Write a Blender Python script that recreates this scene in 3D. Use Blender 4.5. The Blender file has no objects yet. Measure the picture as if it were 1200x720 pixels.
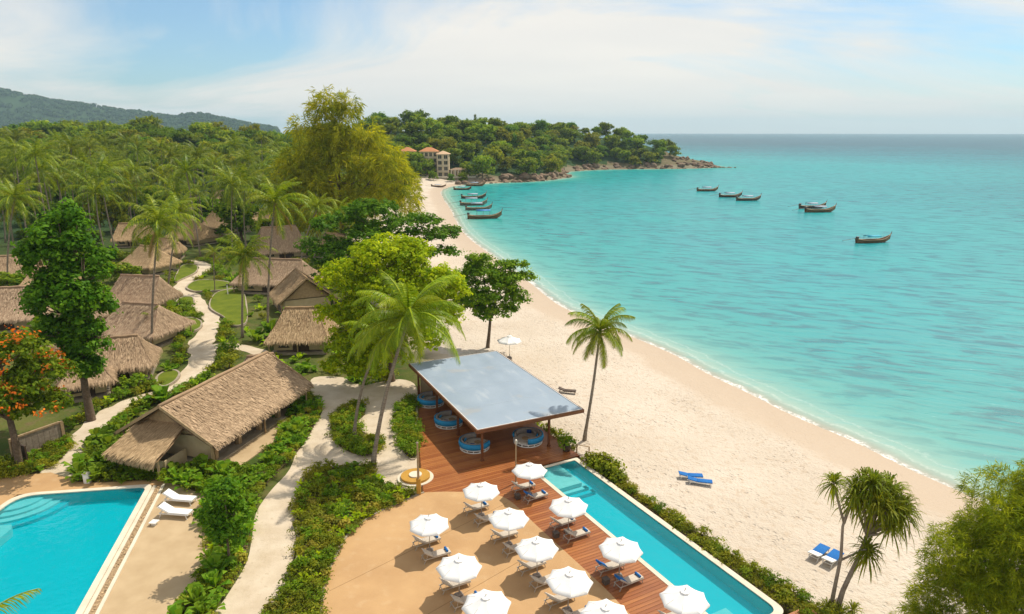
import bpy, bmesh, math, random
import numpy as np
from mathutils import Vector, Matrix

# ------------------------------------------------------------------ camera, sky, sun, exposure
scene = bpy.context.scene
COL = scene.collection
CAM_H = 29.0
PITCH = math.atan(205 / 800.0)
cam_data = bpy.data.cameras.new('camera')
cam_data.lens = 24.0
cam_data.sensor_width = 36.0
cam_data.clip_start = 0.5
cam_data.clip_end = 90000.0
cam = bpy.data.objects.new('camera', cam_data)
COL.objects.link(cam)
cam.location = (0, 0, CAM_H)
cam.rotation_euler = (math.pi / 2 - PITCH, 0, 0)
scene.camera = cam

SUN_EL, SUN_AZ = math.radians(57), math.radians(46)      # azimuth clockwise from +Y (the view direction)
world = bpy.data.worlds.new('World')
scene.world = world
world.use_nodes = True
wn, wl = world.node_tree.nodes, world.node_tree.links
wn.clear()
def wnode(t, **kw):
    n = wn.new(t)
    for k, v in kw.items():
        setattr(n, k, v)
    return n
sky = wnode('ShaderNodeTexSky', sky_type='NISHITA', sun_disc=False)
sky.sun_elevation = SUN_EL
sky.sun_rotation = SUN_AZ
sky.air_density = 1.0
sky.dust_density = 0.6
tc = wnode('ShaderNodeTexCoord')
sep = wnode('ShaderNodeSeparateXYZ')
wl.new(tc.outputs['Generated'], sep.inputs[0])
addz = wnode('ShaderNodeMath', operation='ADD'); addz.inputs[1].default_value = 0.16
mx = wnode('ShaderNodeMath', operation='MAXIMUM'); mx.inputs[1].default_value = 0.0
wl.new(sep.outputs['Z'], mx.inputs[0]); wl.new(mx.outputs[0], addz.inputs[0])
dvx = wnode('ShaderNodeMath', operation='DIVIDE'); dvy = wnode('ShaderNodeMath', operation='DIVIDE')
wl.new(sep.outputs['X'], dvx.inputs[0]); wl.new(addz.outputs[0], dvx.inputs[1])
wl.new(sep.outputs['Y'], dvy.inputs[0]); wl.new(addz.outputs[0], dvy.inputs[1])
cmb = wnode('ShaderNodeCombineXYZ')
wl.new(dvx.outputs[0], cmb.inputs['X']); wl.new(dvy.outputs[0], cmb.inputs['Y'])
mp = wnode('ShaderNodeMapping')
mp.inputs['Location'].default_value = (16.07, 1.3, 0.0)
mp.inputs['Rotation'].default_value = (0, 0, math.radians(14))
mp.inputs['Scale'].default_value = (0.34, 0.55, 1.0)
wl.new(cmb.outputs[0], mp.inputs['Vector'])
cn = wnode('ShaderNodeTexNoise')
cn.inputs['Scale'].default_value = 1.0; cn.inputs['Detail'].default_value = 8.0
cn.inputs['Roughness'].default_value = 0.56; cn.inputs['Distortion'].default_value = 0.5
wl.new(mp.outputs[0], cn.inputs['Vector'])
cr = wnode('ShaderNodeValToRGB')
cr.color_ramp.elements[0].position = 0.365; cr.color_ramp.elements[0].color = (0.10, 0.10, 0.10, 1)
cr.color_ramp.elements[1].position = 0.52; cr.color_ramp.elements[1].color = (0.97, 0.97, 0.97, 1)
wl.new(cn.outputs['Fac'], cr.inputs['Fac'])
cn2 = wnode('ShaderNodeTexNoise')
cn2.inputs['Scale'].default_value = 2.0; cn2.inputs['Detail'].default_value = 6.0
wl.new(mp.outputs[0], cn2.inputs['Vector'])
cc = wnode('ShaderNodeValToRGB')
cc.color_ramp.elements[0].position = 0.30; cc.color_ramp.elements[0].color = (7.2, 6.9, 6.5, 1)
cc.color_ramp.elements[1].position = 0.70; cc.color_ramp.elements[1].color = (8.1, 7.6, 6.9, 1)
wl.new(cn2.outputs['Fac'], cc.inputs['Fac'])
skl = wnode('ShaderNodeMixRGB', blend_type='MULTIPLY'); skl.inputs['Fac'].default_value = 1.0
skl.inputs['Color2'].default_value = (0.60, 0.88, 1.04, 1)
wl.new(sky.outputs['Color'], skl.inputs['Color1'])
cmix = wnode('ShaderNodeMixRGB')
wl.new(cr.outputs['Color'], cmix.inputs['Fac']); wl.new(skl.outputs[0], cmix.inputs['Color1']); wl.new(cc.outputs['Color'], cmix.inputs['Color2'])
bg = wnode('ShaderNodeBackground'); bg.inputs['Strength'].default_value = 0.120
wl.new(cmix.outputs[0], bg.inputs['Color'])
wo = wnode('ShaderNodeOutputWorld')
wl.new(bg.outputs[0], wo.inputs['Surface'])

sun_data = bpy.data.lights.new('sun', 'SUN')
sun_data.energy = 4.3
sun_data.angle = math.radians(0.6)
sun_data.color = (1.0, 0.93, 0.80)
sun = bpy.data.objects.new('sun', sun_data)
COL.objects.link(sun)
sdir = Vector((math.sin(SUN_AZ) * math.cos(SUN_EL), math.cos(SUN_AZ) * math.cos(SUN_EL), math.sin(SUN_EL)))
sun.rotation_euler = sdir.to_track_quat('Z', 'Y').to_euler()
sun.location = (60, 60, 90)

vs = scene.view_settings
vs.view_transform = 'Standard'
vs.look = 'None'
vs.exposure = 0.08
vs.gamma = 1.0
vs.use_curve_mapping = False
scene.cycles.use_denoising = True
scene.cycles.max_bounces = 6
scene.cycles.diffuse_bounces = 3
scene.cycles.glossy_bounces = 2
scene.cycles.transmission_bounces = 4
scene.cycles.transparent_max_bounces = 6
scene.cycles.volume_bounces = 0
scene.cycles.caustics_reflective = False
scene.cycles.caustics_refractive = False

# ------------------------------------------------------------------ helpers
random.seed(7)
RNG = np.random.default_rng(7)
SEA_Z = -2.2
CP, SP = math.cos(PITCH), math.sin(PITCH)

def P(px, py, z=0.0):
    """point of the horizontal plane z seen at a pixel of the 1200x720 survey photograph"""
    u, v = (px - 600) / 800.0, (py - 360) / 800.0
    t = (CAM_H - z) / (v * CP + SP)
    return Vector((u * t, (CP - v * SP) * t, z))

def PY(px, py, Y):
    """point at ground distance Y seen at a pixel"""
    u, v = (px - 600) / 800.0, (py - 360) / 800.0
    t = Y / (CP - v * SP)
    return Vector((u * t, Y, CAM_H - (v * CP + SP) * t))

DA = math.radians(28.5)
DO = P(676, 538, 0)
DU = Vector((math.sin(DA), -math.cos(DA), 0))
DV = Vector((math.cos(DA), math.sin(DA), 0))
def D(u, v, z=0.0):
    """deck frame: u towards the camera along the lap pool, v towards the sea"""
    return Vector((DO.x + DU.x * u + DV.x * v, DO.y + DU.y * u + DV.y * v, z))
DROT = DA                                                 # rotation of local x onto DV

class MB:
    def __init__(s):
        s.v, s.f, s.uv = [], [], None
    def add(s, vs, fs):
        o = len(s.v)
        s.v += [tuple(p) for p in vs]
        s.f += [tuple(i + o for i in f) for f in fs]
        return s
    def box(s, c, d, rz=0.0, rx=0.0, ry=0.0):
        M = Matrix.Rotation(rz, 3, 'Z') @ Matrix.Rotation(ry, 3, 'Y') @ Matrix.Rotation(rx, 3, 'X')
        c = Vector(c); hx, hy, hz = d[0] / 2, d[1] / 2, d[2] / 2
        vs = [c + M @ Vector((x, y, z)) for z in (-hz, hz) for x, y in ((-hx, -hy), (hx, -hy), (hx, hy), (-hx, hy))]
        return s.add(vs, [(3, 2, 1, 0), (4, 5, 6, 7), (0, 1, 5, 4), (1, 2, 6, 5), (2, 3, 7, 6), (3, 0, 4, 7)])
    def bar(s, a, b, w, h=None):
        a, b = Vector(a), Vector(b); h = h or w
        d = (b - a).normalized()
        up = Vector((0, 0, 1)) if abs(d.z) < .95 else Vector((0, 1, 0))
        x = d.cross(up).normalized() * w / 2; y = x.cross(d).normalized() * h / 2
        vs = [q + i * x + j * y for q in (a, b) for i, j in ((-1, -1), (1, -1), (1, 1), (-1, 1))]
        return s.add(vs, [(3, 2, 1, 0), (4, 5, 6, 7), (0, 1, 5, 4), (1, 2, 6, 5), (2, 3, 7, 6), (3, 0, 4, 7)])
    def tube(s, pts, rad, seg=8, cap=True):
        pts = [Vector(p) for p in pts]; n = len(pts)
        if not hasattr(rad, '__len__'):
            rad = [rad] * n
        vs = []
        for i, p in enumerate(pts):
            d = (pts[min(i + 1, n - 1)] - pts[max(i - 1, 0)])
            d = d.normalized() if d.length > 1e-9 else Vector((0, 0, 1))
            ref = Vector((1, 0, 0)) if abs(d.x) < .8 else Vector((0, 1, 0))
            x = d.cross(ref).normalized(); y = d.cross(x).normalized()
            for k in range(seg):
                a = 2 * math.pi * k / seg
                vs.append(p + (x * math.cos(a) + y * math.sin(a)) * rad[i])
        fs = [(i * seg + k, i * seg + (k + 1) % seg, (i + 1) * seg + (k + 1) % seg, (i + 1) * seg + k) for i in range(n - 1) for k in range(seg)]
        if cap:
            fs += [tuple(range(seg))[::-1], tuple((n - 1) * seg + k for k in range(seg))]
        return s.add(vs, fs)
    def lathe(s, prof, seg=16, c=(0, 0, 0), close=False):
        c = Vector(c); n = len(prof); vs = []
        for r, z in prof:
            for k in range(seg):
                a = 2 * math.pi * k / seg
                vs.append(c + Vector((r * math.cos(a), r * math.sin(a), z)))
        m = n if close else n - 1
        fs = [(i * seg + k, i * seg + (k + 1) % seg, ((i + 1) % n) * seg + (k + 1) % seg, ((i + 1) % n) * seg + k) for i in range(m) for k in range(seg)]
        if not close:
            if prof[0][0] > 1e-6: fs.append(tuple(range(seg))[::-1])
            if prof[-1][0] > 1e-6: fs.append(tuple((n - 1) * seg + k for k in range(seg)))
        return s.add(vs, fs)
    def prism(s, poly, z0, z1):
        n = len(poly)
        ar = sum(poly[i][0] * poly[(i + 1) % n][1] - poly[(i + 1) % n][0] * poly[i][1] for i in range(n))
        if ar < 0: poly = poly[::-1]
        vs = [(p[0], p[1], z0) for p in poly] + [(p[0], p[1], z1) for p in poly]
        fs = [tuple(range(n))[::-1], tuple(range(n, 2 * n))] + [(i, (i + 1) % n, n + (i + 1) % n, n + i) for i in range(n)]
        return s.add(vs, fs)
    def mesh(s, name, mat=None, smooth=False):
        me = bpy.data.meshes.new(name)
        me.from_pydata([tuple(p) for p in s.v], [], s.f)
        if s.uv:
            ul = me.uv_layers.new(name='UVMap')
            idx = np.zeros(len(me.loops), dtype=np.int32)
            me.loops.foreach_get('vertex_index', idx)
            ul.data.foreach_set('uv', np.array(s.uv, dtype=np.float32)[idx].ravel())
        if smooth:
            me.polygons.foreach_set('use_smooth', [True] * len(me.polygons))
        if mat: me.materials.append(mat)
        me.update()
        return me
    def build(s, name, mat, parent=None, smooth=False):
        return obj(name, s.mesh(name, mat, smooth), parent)

def obj(name, me, parent=None, loc=None, rot=None, scale=None):
    o = bpy.data.objects.new(name, me)
    COL.objects.link(o)
    if parent: o.parent = parent
    if loc is not None: o.location = loc
    if rot is not None: o.rotation_euler = rot if hasattr(rot, '__len__') else (0, 0, rot)
    if scale is not None: o.scale = scale if hasattr(scale, '__len__') else (scale,) * 3
    return o
def tag(o, label=None, cat=None, group=None, kind=None):
    if label: o['label'] = label
    if cat: o['category'] = cat
    if group: o['group'] = group
    if kind: o['kind'] = kind
    return o
def thing(name, label, cat, loc=(0, 0, 0), rz=0.0, group=None, scale=None):
    return tag(obj(name, None, None, loc, rz, scale), label, cat, group)
def struct(o):
    o['kind'] = 'structure'
    return o
def parts(spec, parent):
    """spec: list of (name, mesh, loc, rot, children); shared meshes, one object per part"""
    for q in spec:
        o = obj(q[0], q[1], parent, q[2] if len(q) > 2 else None, q[3] if len(q) > 3 else None)
        if len(q) > 4 and q[4]:
            parts(q[4], o)

def npmesh(name, V, mat, tint=None, nper=4, smooth=False):
    n = len(V); nq = n // nper
    me = bpy.data.meshes.new(name)
    me.vertices.add(n)
    me.vertices.foreach_set('co', np.ascontiguousarray(V, dtype=np.float32).ravel())
    me.loops.add(n)
    me.loops.foreach_set('vertex_index', np.arange(n, dtype=np.int32))
    me.polygons.add(nq)
    me.polygons.foreach_set('loop_start', np.arange(0, n, nper, dtype=np.int32))
    if tint is not None:
        at = me.attributes.new('tint', 'FLOAT', 'POINT')
        at.data.foreach_set('value', np.ascontiguousarray(tint, dtype=np.float32))
    me.materials.append(mat)
    me.update(calc_edges=True)
    return me
def nrm(a):
    return a / (np.linalg.norm(a, axis=-1, keepdims=True) + 1e-9)

# ------------------------------------------------------------------ materials
MATS = {}
class NT:
    def __init__(s, name):
        s.m = bpy.data.materials.new(name); s.m.use_nodes = True
        s.n, s.l = s.m.node_tree.nodes, s.m.node_tree.links
        s.n.clear()
        s.out = s.n.new('ShaderNodeOutputMaterial')
        MATS[name] = s.m
    def node(s, t, **kw):
        n = s.n.new(t)
        for k, v in kw.items():
            if k.startswith('i_'):
                n.inputs[k[2:].replace('_', ' ')].default_value = v
            else:
                setattr(n, k, v)
        return n
    def link(s, a, b): s.l.new(a, b)
    def noise(s, vec, scale, detail=5, rough=.55, dist=0.0):
        n = s.node('ShaderNodeTexNoise')
        n.inputs['Scale'].default_value = scale; n.inputs['Detail'].default_value = detail
        n.inputs['Roughness'].default_value = rough; n.inputs['Distortion'].default_value = dist
        if vec is not None: s.link(vec, n.inputs['Vector'])
        return n.outputs['Fac']
    def ramp(s, fac, stops):
        n = s.node('ShaderNodeValToRGB'); e = n.color_ramp.elements
        while len(e) < len(stops): e.new(0.5)
        for k, (p, c) in enumerate(stops):
            e[k].position = p
            e[k].color = (*c, 1) if hasattr(c, '__len__') else (c, c, c, 1)
        s.link(fac, n.inputs['Fac'])
        return n.outputs['Color']
    def mix(s, fac, a, b, mode='MIX'):
        n = s.node('ShaderNodeMixRGB', blend_type=mode)
        for sock, v in ((n.inputs['Fac'], fac), (n.inputs['Color1'], a), (n.inputs['Color2'], b)):
            if hasattr(v, 'links') or hasattr(v, 'is_linked'): s.link(v, sock)
            elif hasattr(v, '__len__'): sock.default_value = (*v, 1)
            else: sock.default_value = v
        return n.outputs[0]
    def math(s, op, a, b=0.0, clamp=False):
        n = s.node('ShaderNodeMath', operation=op, use_clamp=clamp)
        for k, v in enumerate((a, b)):
            if hasattr(v, 'is_linked'): s.link(v, n.inputs[k])
            else: n.inputs[k].default_value = v
        return n.outputs[0]
    def coord(s, which='Object', scale=(1, 1, 1), rot=(0, 0, 0)):
        t = s.node('ShaderNodeTexCoord'); m = s.node('ShaderNodeMapping')
        m.inputs['Scale'].default_value = scale
        src = t.outputs[which]
        if any(rot):
            m0 = s.node('ShaderNodeMapping'); m0.inputs['Rotation'].default_value = rot
            s.link(src, m0.inputs['Vector']); src = m0.outputs['Vector']
        s.link(src, m.inputs['Vector'])
        return m.outputs['Vector']
    def attr(s, name):
        return s.node('ShaderNodeAttribute', attribute_name=name).outputs['Fac']
    def bump(s, h, strength, dist=.1):
        n = s.node('ShaderNodeBump'); n.inputs['Strength'].default_value = strength; n.inputs['Distance'].default_value = dist
        s.link(h, n.inputs['Height'])
        return n.outputs['Normal']
    def princ(s, col, rough=.8, spec=.3, normal=None, metal=0.0):
        n = s.node('ShaderNodeBsdfPrincipled')
        for k, v in (('Base Color', col), ('Roughness', rough), ('Specular IOR Level', spec), ('Metallic', metal)):
            if hasattr(v, 'is_linked'): s.link(v, n.inputs[k])
            elif hasattr(v, '__len__'): n.inputs[k].default_value = (*v, 1)
            else: n.inputs[k].default_value = v
        if normal is not None: s.link(normal, n.inputs['Normal'])
        return n.outputs[0]
    def done(s, sh):
        s.link(sh, s.out.inputs['Surface'])
        return s.m

def simple(name, c1, c2=None, scale=3.0, rough=.7, spec=.3, bump=0.0, bscale=20.0, stretch=(1, 1, 1), metal=0.0, objvar=0.0, coord='Object'):
    t = NT(name)
    v = t.coord(coord, stretch)
    c2 = c2 or tuple(k * .72 for k in c1)
    col = t.mix(t.ramp(t.noise(v, scale), [(.32, 0.0), (.68, 1.0)]), c1, c2)
    if objvar:
        r = t.node('ShaderNodeObjectInfo').outputs['Random']
        hs = t.node('ShaderNodeHueSaturation')
        t.link(col, hs.inputs['Color'])
        t.link(t.math('ADD', t.math('MULTIPLY', r, objvar * 2), 1 - objvar), hs.inputs['Value'])
        col = hs.outputs[0]
    nr = t.bump(t.noise(v, bscale), bump, .05) if bump else None
    return t.done(t.princ(col, rough, spec, nr, metal))

def leafmat(name, c1, c2, trans=.32, objvar=.16, rough=.5, tc=None, spec=.07):
    t = NT(name)
    g = t.node('ShaderNodeNewGeometry').outputs['Random Per Island']
    col = t.mix(g, c1, c2)
    col = t.mix(t.ramp(t.attr('tint'), [(0, 0.0), (1, 1.0)]), t.mix(1.0, col, (.50, .62, .48), 'MULTIPLY'), t.mix(1.0, col, (1.34, 1.22, .95), 'MULTIPLY'))
    r = t.node('ShaderNodeObjectInfo').outputs['Random']
    hs = t.node('ShaderNodeHueSaturation')
    t.link(col, hs.inputs['Color'])
    t.link(t.math('ADD', t.math('MULTIPLY', r, objvar * 2), 1 - objvar), hs.inputs['Value'])
    t.link(t.math('ADD', t.math('MULTIPLY', r, .022), .492), hs.inputs['Hue'])
    col = hs.outputs[0]
    p = t.princ(col, rough, spec)
    tr = t.node('ShaderNodeBsdfTranslucent')
    t.link(t.mix(1.0, col, tc or (1.5, 1.35, .55), 'MULTIPLY'), tr.inputs['Color'])
    mx = t.node('ShaderNodeMixShader'); mx.inputs[0].default_value = trans
    t.link(p, mx.inputs[1]); t.link(tr.outputs[0], mx.inputs[2])
    return t.done(mx.outputs[0])

L_DARK = leafmat('leaf_dark', (0.067, 0.168, 0.011), (0.157, 0.291, 0.022), trans=.42)
L_MID = leafmat('leaf_mid', (0.105, 0.204, 0.013), (0.242, 0.341, 0.026), trans=.42)
L_OLIVE = leafmat('leaf_olive', (.165, .190, .018), (.310, .315, .034), trans=.42)
L_LIME = leafmat('leaf_lime', (.300, .470, .010), (.500, .600, .020), trans=.5)
L_CASU = leafmat('leaf_casuarina', (0.216, 0.254, 0.013), (0.454, 0.454, 0.028), trans=.5, objvar=.08)
L_CASU2 = leafmat('leaf_casuarina_olive', (.165, .240, .014), (.400, .450, .026), trans=.45, objvar=.08)
L_PALM = leafmat('leaf_palm', (.100, .175, .010), (.320, .370, .028), trans=.34, rough=.40, spec=.15)
L_PALMB = leafmat('leaf_palm_bright', (.135, .240, .010), (.350, .420, .026), trans=.34, rough=.40, spec=.15)
L_BANANA = leafmat('leaf_broad', (.110, .235, .016), (.250, .370, .034), trans=.42)
L_HEDGE = leafmat('leaf_hedge', (.150, .195, .014), (.320, .335, .030), trans=.42)
L_GOLD = leafmat('leaf_golden', (.20, .20, .03), (.32, .29, .05), trans=.35)
L_FLOWER = leafmat('petal_orange', (.58, .10, .012), (.72, .20, .025), trans=.3, tc=(1.2, 1.1, .8))
L_FAR = leafmat('leaf_far', (0.120, 0.216, 0.017), (0.312, 0.372, 0.036), trans=.42, objvar=.28)
L_DRY = leafmat('leaf_dry', (.22, .15, .06), (.32, .22, .09), trans=.2)
BARK = simple('bark', (.19, .14, .10), (.10, .072, .05), 6, .9, .1, .6, 18)
PALM_BARK = simple('palm_bark', (.30, .25, .20), (.17, .135, .10), 2.5, .9, .1, .6, 8, (1, 1, 4))
WOOD_RED = simple('wood_red', (.20, .075, .028), (.12, .042, .016), 3, .45, .35, .2, 12, (.4, 6, 6))
WOOD_PALE = simple('wood_pale', (.42, .30, .17), (.30, .20, .11), 4, .7, .2, .2, 14)
WOOD_GREY = simple('wood_grey', (.34, .28, .22), (.22, .17, .13), 4, .8, .2, .3, 14)
WOOD_DARK = simple('wood_dark', (.085, .052, .032), (.05, .03, .02), 4, .6, .3, .2, 14)
PLASTER = simple('plaster', (.52, .42, .26), (.44, .34, .20), 1.2, .9, .1, .15, 10)
PLASTER_W = simple('plaster_white', (.72, .66, .55), (.62, .56, .46), 1.2, .9, .1, .1, 10)
WHITE_CLOTH = simple('white_cloth', (.83, .82, .80), (.78, .77, .75), 1.0, .85, .1, .08, 6)
WHITE_PAINT = simple('white_paint', (.78, .76, .72), (.68, .66, .62), 2, .5, .3)
COPING = simple('coping', (.70, .63, .50), (.60, .52, .40), .8, .7, .2, .15, 12)
STONE = simple('stone', (.40, .34, .26), (.28, .23, .17), 1.5, .9, .1, .4, 6)
ROCK = simple('rock', (.27, .185, .125), (.135, .098, .072), .25, .9, .15, .9, 1.2, objvar=.2)
METAL = simple('metal_dark', (.10, .095, .09), (.06, .06, .06), 4, .4, .5, metal=.6)
ALU = simple('metal_pale', (.50, .46, .40), (.42, .38, .33), 4, .4, .5, metal=.3)
CUSHION = simple('cushion_beige', (.58, .52, .44), (.50, .44, .37), 5, .9, .1, .15, 60)
CUSHION_G = simple('cushion_grey', (.30, .26, .23), (.23, .20, .18), 5, .9, .1, .15, 60)
BLUE = simple('blue_fabric', (.018, .16, .46), (.012, .11, .36), 5, .8, .2, .15, 50)
BLUE_B = simple('blue_band', (.022, .27, .52), (.016, .21, .44), 4, .6, .3)
BLUE_D = simple('blue_dark', (.012, .055, .22), (.01, .04, .16), 5, .8, .2)
RATTAN = simple('rattan_dark', (.13, .10, .08), (.08, .06, .05), 25, .7, .3, .4, 40)
TERRACOTTA = simple('roof_tile', (.52, .23, .10), (.42, .18, .08), 1.5, .8, .2, .5, 4, (1, 6, 1))
GLASS_D = simple('window_dark', (.025, .03, .035), (.04, .045, .05), .5, .1, .6)
POOL_TILE = simple('pool_tile', (.003, .52, .60), (.002, .48, .57), .35, .5, .3)
POOL_PALE = simple('pool_step', (.50, .72, .70), (.42, .66, .65), .6, .5, .3)
PEBBLE = simple('pebble', (.46, .32, .18), (.24, .16, .09), 9, .8, .2, .7, 12)
SOIL = simple('soil', (.15, .11, .065), (.085, .08, .03), 1.2, .95, .05, .6, 5)
LAWN = simple('lawn', (.150, .180, .020), (.095, .130, .016), .5, .95, .05, .7, 9)
OCHRE = simple('ochre_paint', (.50, .27, .045), (.42, .22, .035), 1.5, .6, .3)

def sandmat():
    t = NT('sand')
    v = t.coord('Object')
    d = t.attr('shore')
    base = t.mix(t.ramp(t.noise(v, .09, 6), [(.35, 0.0), (.65, 1.0)]), (.615, .53, .435), (.54, .455, .36))
    base = t.mix(t.ramp(t.noise(v, 1.7, 4), [(.52, 0.0), (.72, .6)]), base, (.46, .345, .24))
    # strand line debris and churned sand
    base = t.mix(t.ramp(t.noise(t.coord('Object', (1, 1, 1)), 5.5, 3), [(.66, 0.0), (.74, .5)]), base, (.36, .26, .17))
    wetn = t.math('ADD', d, t.math('MULTIPLY', t.math('SUBTRACT', t.noise(v, .22, 5), .5), 5.0))
    wet = t.ramp(t.math('DIVIDE', wetn, 12.0, True), [(0.0, 1.0), (.42, .85), (.56, .25), (.68, 0.0)])
    col = t.mix(wet, base, (.47, .365, .265))
    wl_ = t.math('ADD', d, t.math('MULTIPLY', t.math('SUBTRACT', t.noise(v, .12, 4), .5), 7.0))
    band = t.ramp(t.math('DIVIDE', wl_, 20.0, True), [(.40, 0.0), (.47, 1.0), (.53, .35), (.60, 0.0)])
    col = t.mix(t.math('MULTIPLY', band, t.ramp(t.noise(v, 3.2, 5, .7), [(.56, 0.0), (.64, .75)])), col, (.20, .14, .085))
    rk = t.attr('rocky')
    col = t.mix(rk, col, t.mix(t.noise(v, .15), (.20, .145, .095), (.09, .10, .035)))
    vo = t.node('ShaderNodeTexVoronoi'); vo.inputs['Scale'].default_value = 1.9; t.link(v, vo.inputs['Vector'])
    dent = t.math('MULTIPLY', t.ramp(vo.outputs['Distance'], [(.10, 1.0), (.34, 0.0)]), t.ramp(t.noise(v, .30, 4), [(.46, 0.0), (.56, 1.0)]))
    h = t.math('SUBTRACT', t.math('ADD', t.noise(v, 1.1, 6, .65), t.math('MULTIPLY', t.noise(v, 4.5, 3), .6)), t.math('MULTIPLY', dent, .55))
    wr = t.ramp(wet, [(0, .95), (1, .55)])
    nr = t.node('ShaderNodeBump'); nr.inputs['Distance'].default_value = .24
    t.link(h, nr.inputs['Height']); t.link(t.math('SUBTRACT', .95, t.math('MULTIPLY', wet, .65)), nr.inputs['Strength'])
    return t.done(t.princ(col, wr, .2, nr.outputs[0]))
SAND = sandmat()

def groundmat():
    t = NT('garden_earth')
    v = t.coord('Object')
    a = t.mix(t.ramp(t.noise(v, .16, 6), [(.4, 0.0), (.6, 1.0)]), (.055, .085, .018), (.115, .120, .032))
    a = t.mix(t.ramp(t.noise(v, .9, 4), [(.5, 0.0), (.72, .7)]), a, (.15, .105, .055))
    d = t.attr('shore')
    a = t.mix(t.ramp(t.math('DIVIDE', t.math('ADD', d, t.math('MULTIPLY', t.noise(v, .3), 6)), 60, True), [(.58, 1.0), (.66, 0.0)]), a, (.55, .44, .32))
    a = t.mix(t.attr('far'), a, t.mix(t.noise(v, .02, 8, .7), (.026, .055, .022), (.050, .085, .030)))
    return t.done(t.princ(a, .95, .05, t.bump(t.noise(v, 2.2, 6), .8, .15)))
GROUND = groundmat()

def pathmat():
    t = NT('sandy_path')
    v = t.coord('Object')
    c = t.mix(t.ramp(t.noise(v, .5, 6), [(.35, 0.0), (.65, 1.0)]), (.60, .505, .385), (.50, .405, .29))
    c = t.mix(t.ramp(t.noise(v, 2.5, 4), [(.6, 0.0), (.74, .45)]), c, (.34, .25, .15))
    return t.done(t.princ(c, .95, .1, t.bump(t.noise(v, 2.0, 6), .6, .08)))
PATH = pathmat()

def terracemat():
    t = NT('terrace_tan')
    v = t.coord('Object')
    c = t.mix(t.ramp(t.noise(v, .28, 7, .6), [(.3, 0.0), (.7, 1.0)]), (.52, .325, .155), (.42, .25, .115))
    c = t.mix(t.ramp(t.noise(v, 1.3, 5), [(.55, 0.0), (.78, .35)]), c, (.58, .42, .25))
    return t.done(t.princ(c, .75, .25, t.bump(t.noise(v, 7.0, 4), .2, .03)))
TERR = terracemat()

def deckmat():
    t = NT('deck_wood')
    v = t.coord('Object', (.5, 14, 14))
    r = t.node('ShaderNodeObjectInfo').outputs['Random']
    c = t.mix(r, (.27, .078, .018), (.44, .165, .045))
    c = t.mix(t.ramp(t.noise(v, 1.0, 5), [(.4, 0.0), (.7, .7)]), c, (.17, .05, .015))
    c = t.mix(t.ramp(t.noise(t.coord('Object', (.35, 1, 1)), .8, 4), [(.5, 0.0), (.75, .45)]), c, (.50, .23, .08))
    return t.done(t.princ(c, .42, .4, t.bump(t.noise(v, 1.5), .15, .02)))
DECKW = deckmat()

def thatchmat(name, c1, c2, c3):
    t = NT(name)
    u = t.node('ShaderNodeUVMap', uv_map='UVMap').outputs[0]
    m = t.node('ShaderNodeMapping'); m.inputs['Scale'].default_value = (9, .55, 1)
    t.link(u, m.inputs['Vector'])
    m2 = t.node('ShaderNodeMapping'); m2.inputs['Scale'].default_value = (.35, 3.2, 1)
    t.link(u, m2.inputs['Vector'])
    f = t.noise(m.outputs[0], 1.2, 6, .65)
    lay = t.noise(m2.outputs[0], 1.0, 4, .6)
    c = t.mix(t.ramp(f, [(.3, 0.0), (.7, 1.0)]), c1, c2)
    c = t.mix(t.ramp(lay, [(.45, 0.0), (.7, .55)]), c, c3)
    c = t.mix(t.ramp(t.noise(t.coord('Object'), .45, 5), [(.45, 0.0), (.7, .5)]), c, tuple(k * .7 for k in c1))
    h = t.math('ADD', f, t.math('MULTIPLY', lay, .8))
    return t.done(t.princ(c, .95, .08, t.bump(h, .9, .14)))
THATCH = thatchmat('thatch', (.43, .295, .185), (.29, .195, .12), (.50, .36, .235))
THATCH_T = thatchmat('thatch_tan', (.43, .29, .165), (.32, .205, .11), (.50, .36, .22))
THATCH_G = thatchmat('thatch_grey', (.43, .29, .19), (.29, .19, .12), (.50, .36, .24))
def strawmat(name, c1, c2):
    t = NT(name)
    g = t.node('ShaderNodeNewGeometry').outputs['Random Per Island']
    return t.done(t.princ(t.mix(g, c1, c2), .9, .1))
STRAW = strawmat('straw', (.56, .40, .255), (.28, .19, .115))
STRAW_T = strawmat('straw_tan', (.60, .43, .25), (.32, .215, .115))
STRAW_G = strawmat('straw_grey', (.55, .40, .265), (.27, .185, .12))

def roofpanelmat():
    t = NT('roof_membrane')
    v = t.coord('Object')
    c = t.mix(t.ramp(t.noise(v, .35, 6), [(.3, 0.0), (.7, 1.0)]), (.30, .365, .44), (.25, .315, .39))
    c = t.mix(t.ramp(t.noise(t.coord('Object', (1, .25, 1)), .9, 5), [(.58, 0.0), (.75, .6)]), c, (.44, .48, .52))
    c = t.mix(t.ramp(t.noise(v, .30, 5), [(.60, 0.0), (.70, .45)]), c, (.36, .34, .31))
    rr = t.ramp(t.noise(t.coord('Object', (.5, .16, 1)), 1.2, 5), [(.35, .28), (.65, .60)])
    return t.done(t.princ(c, rr, .4, t.bump(t.noise(v, .9, 3), .12, .06)))
ROOFP = roofpanelmat()

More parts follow.
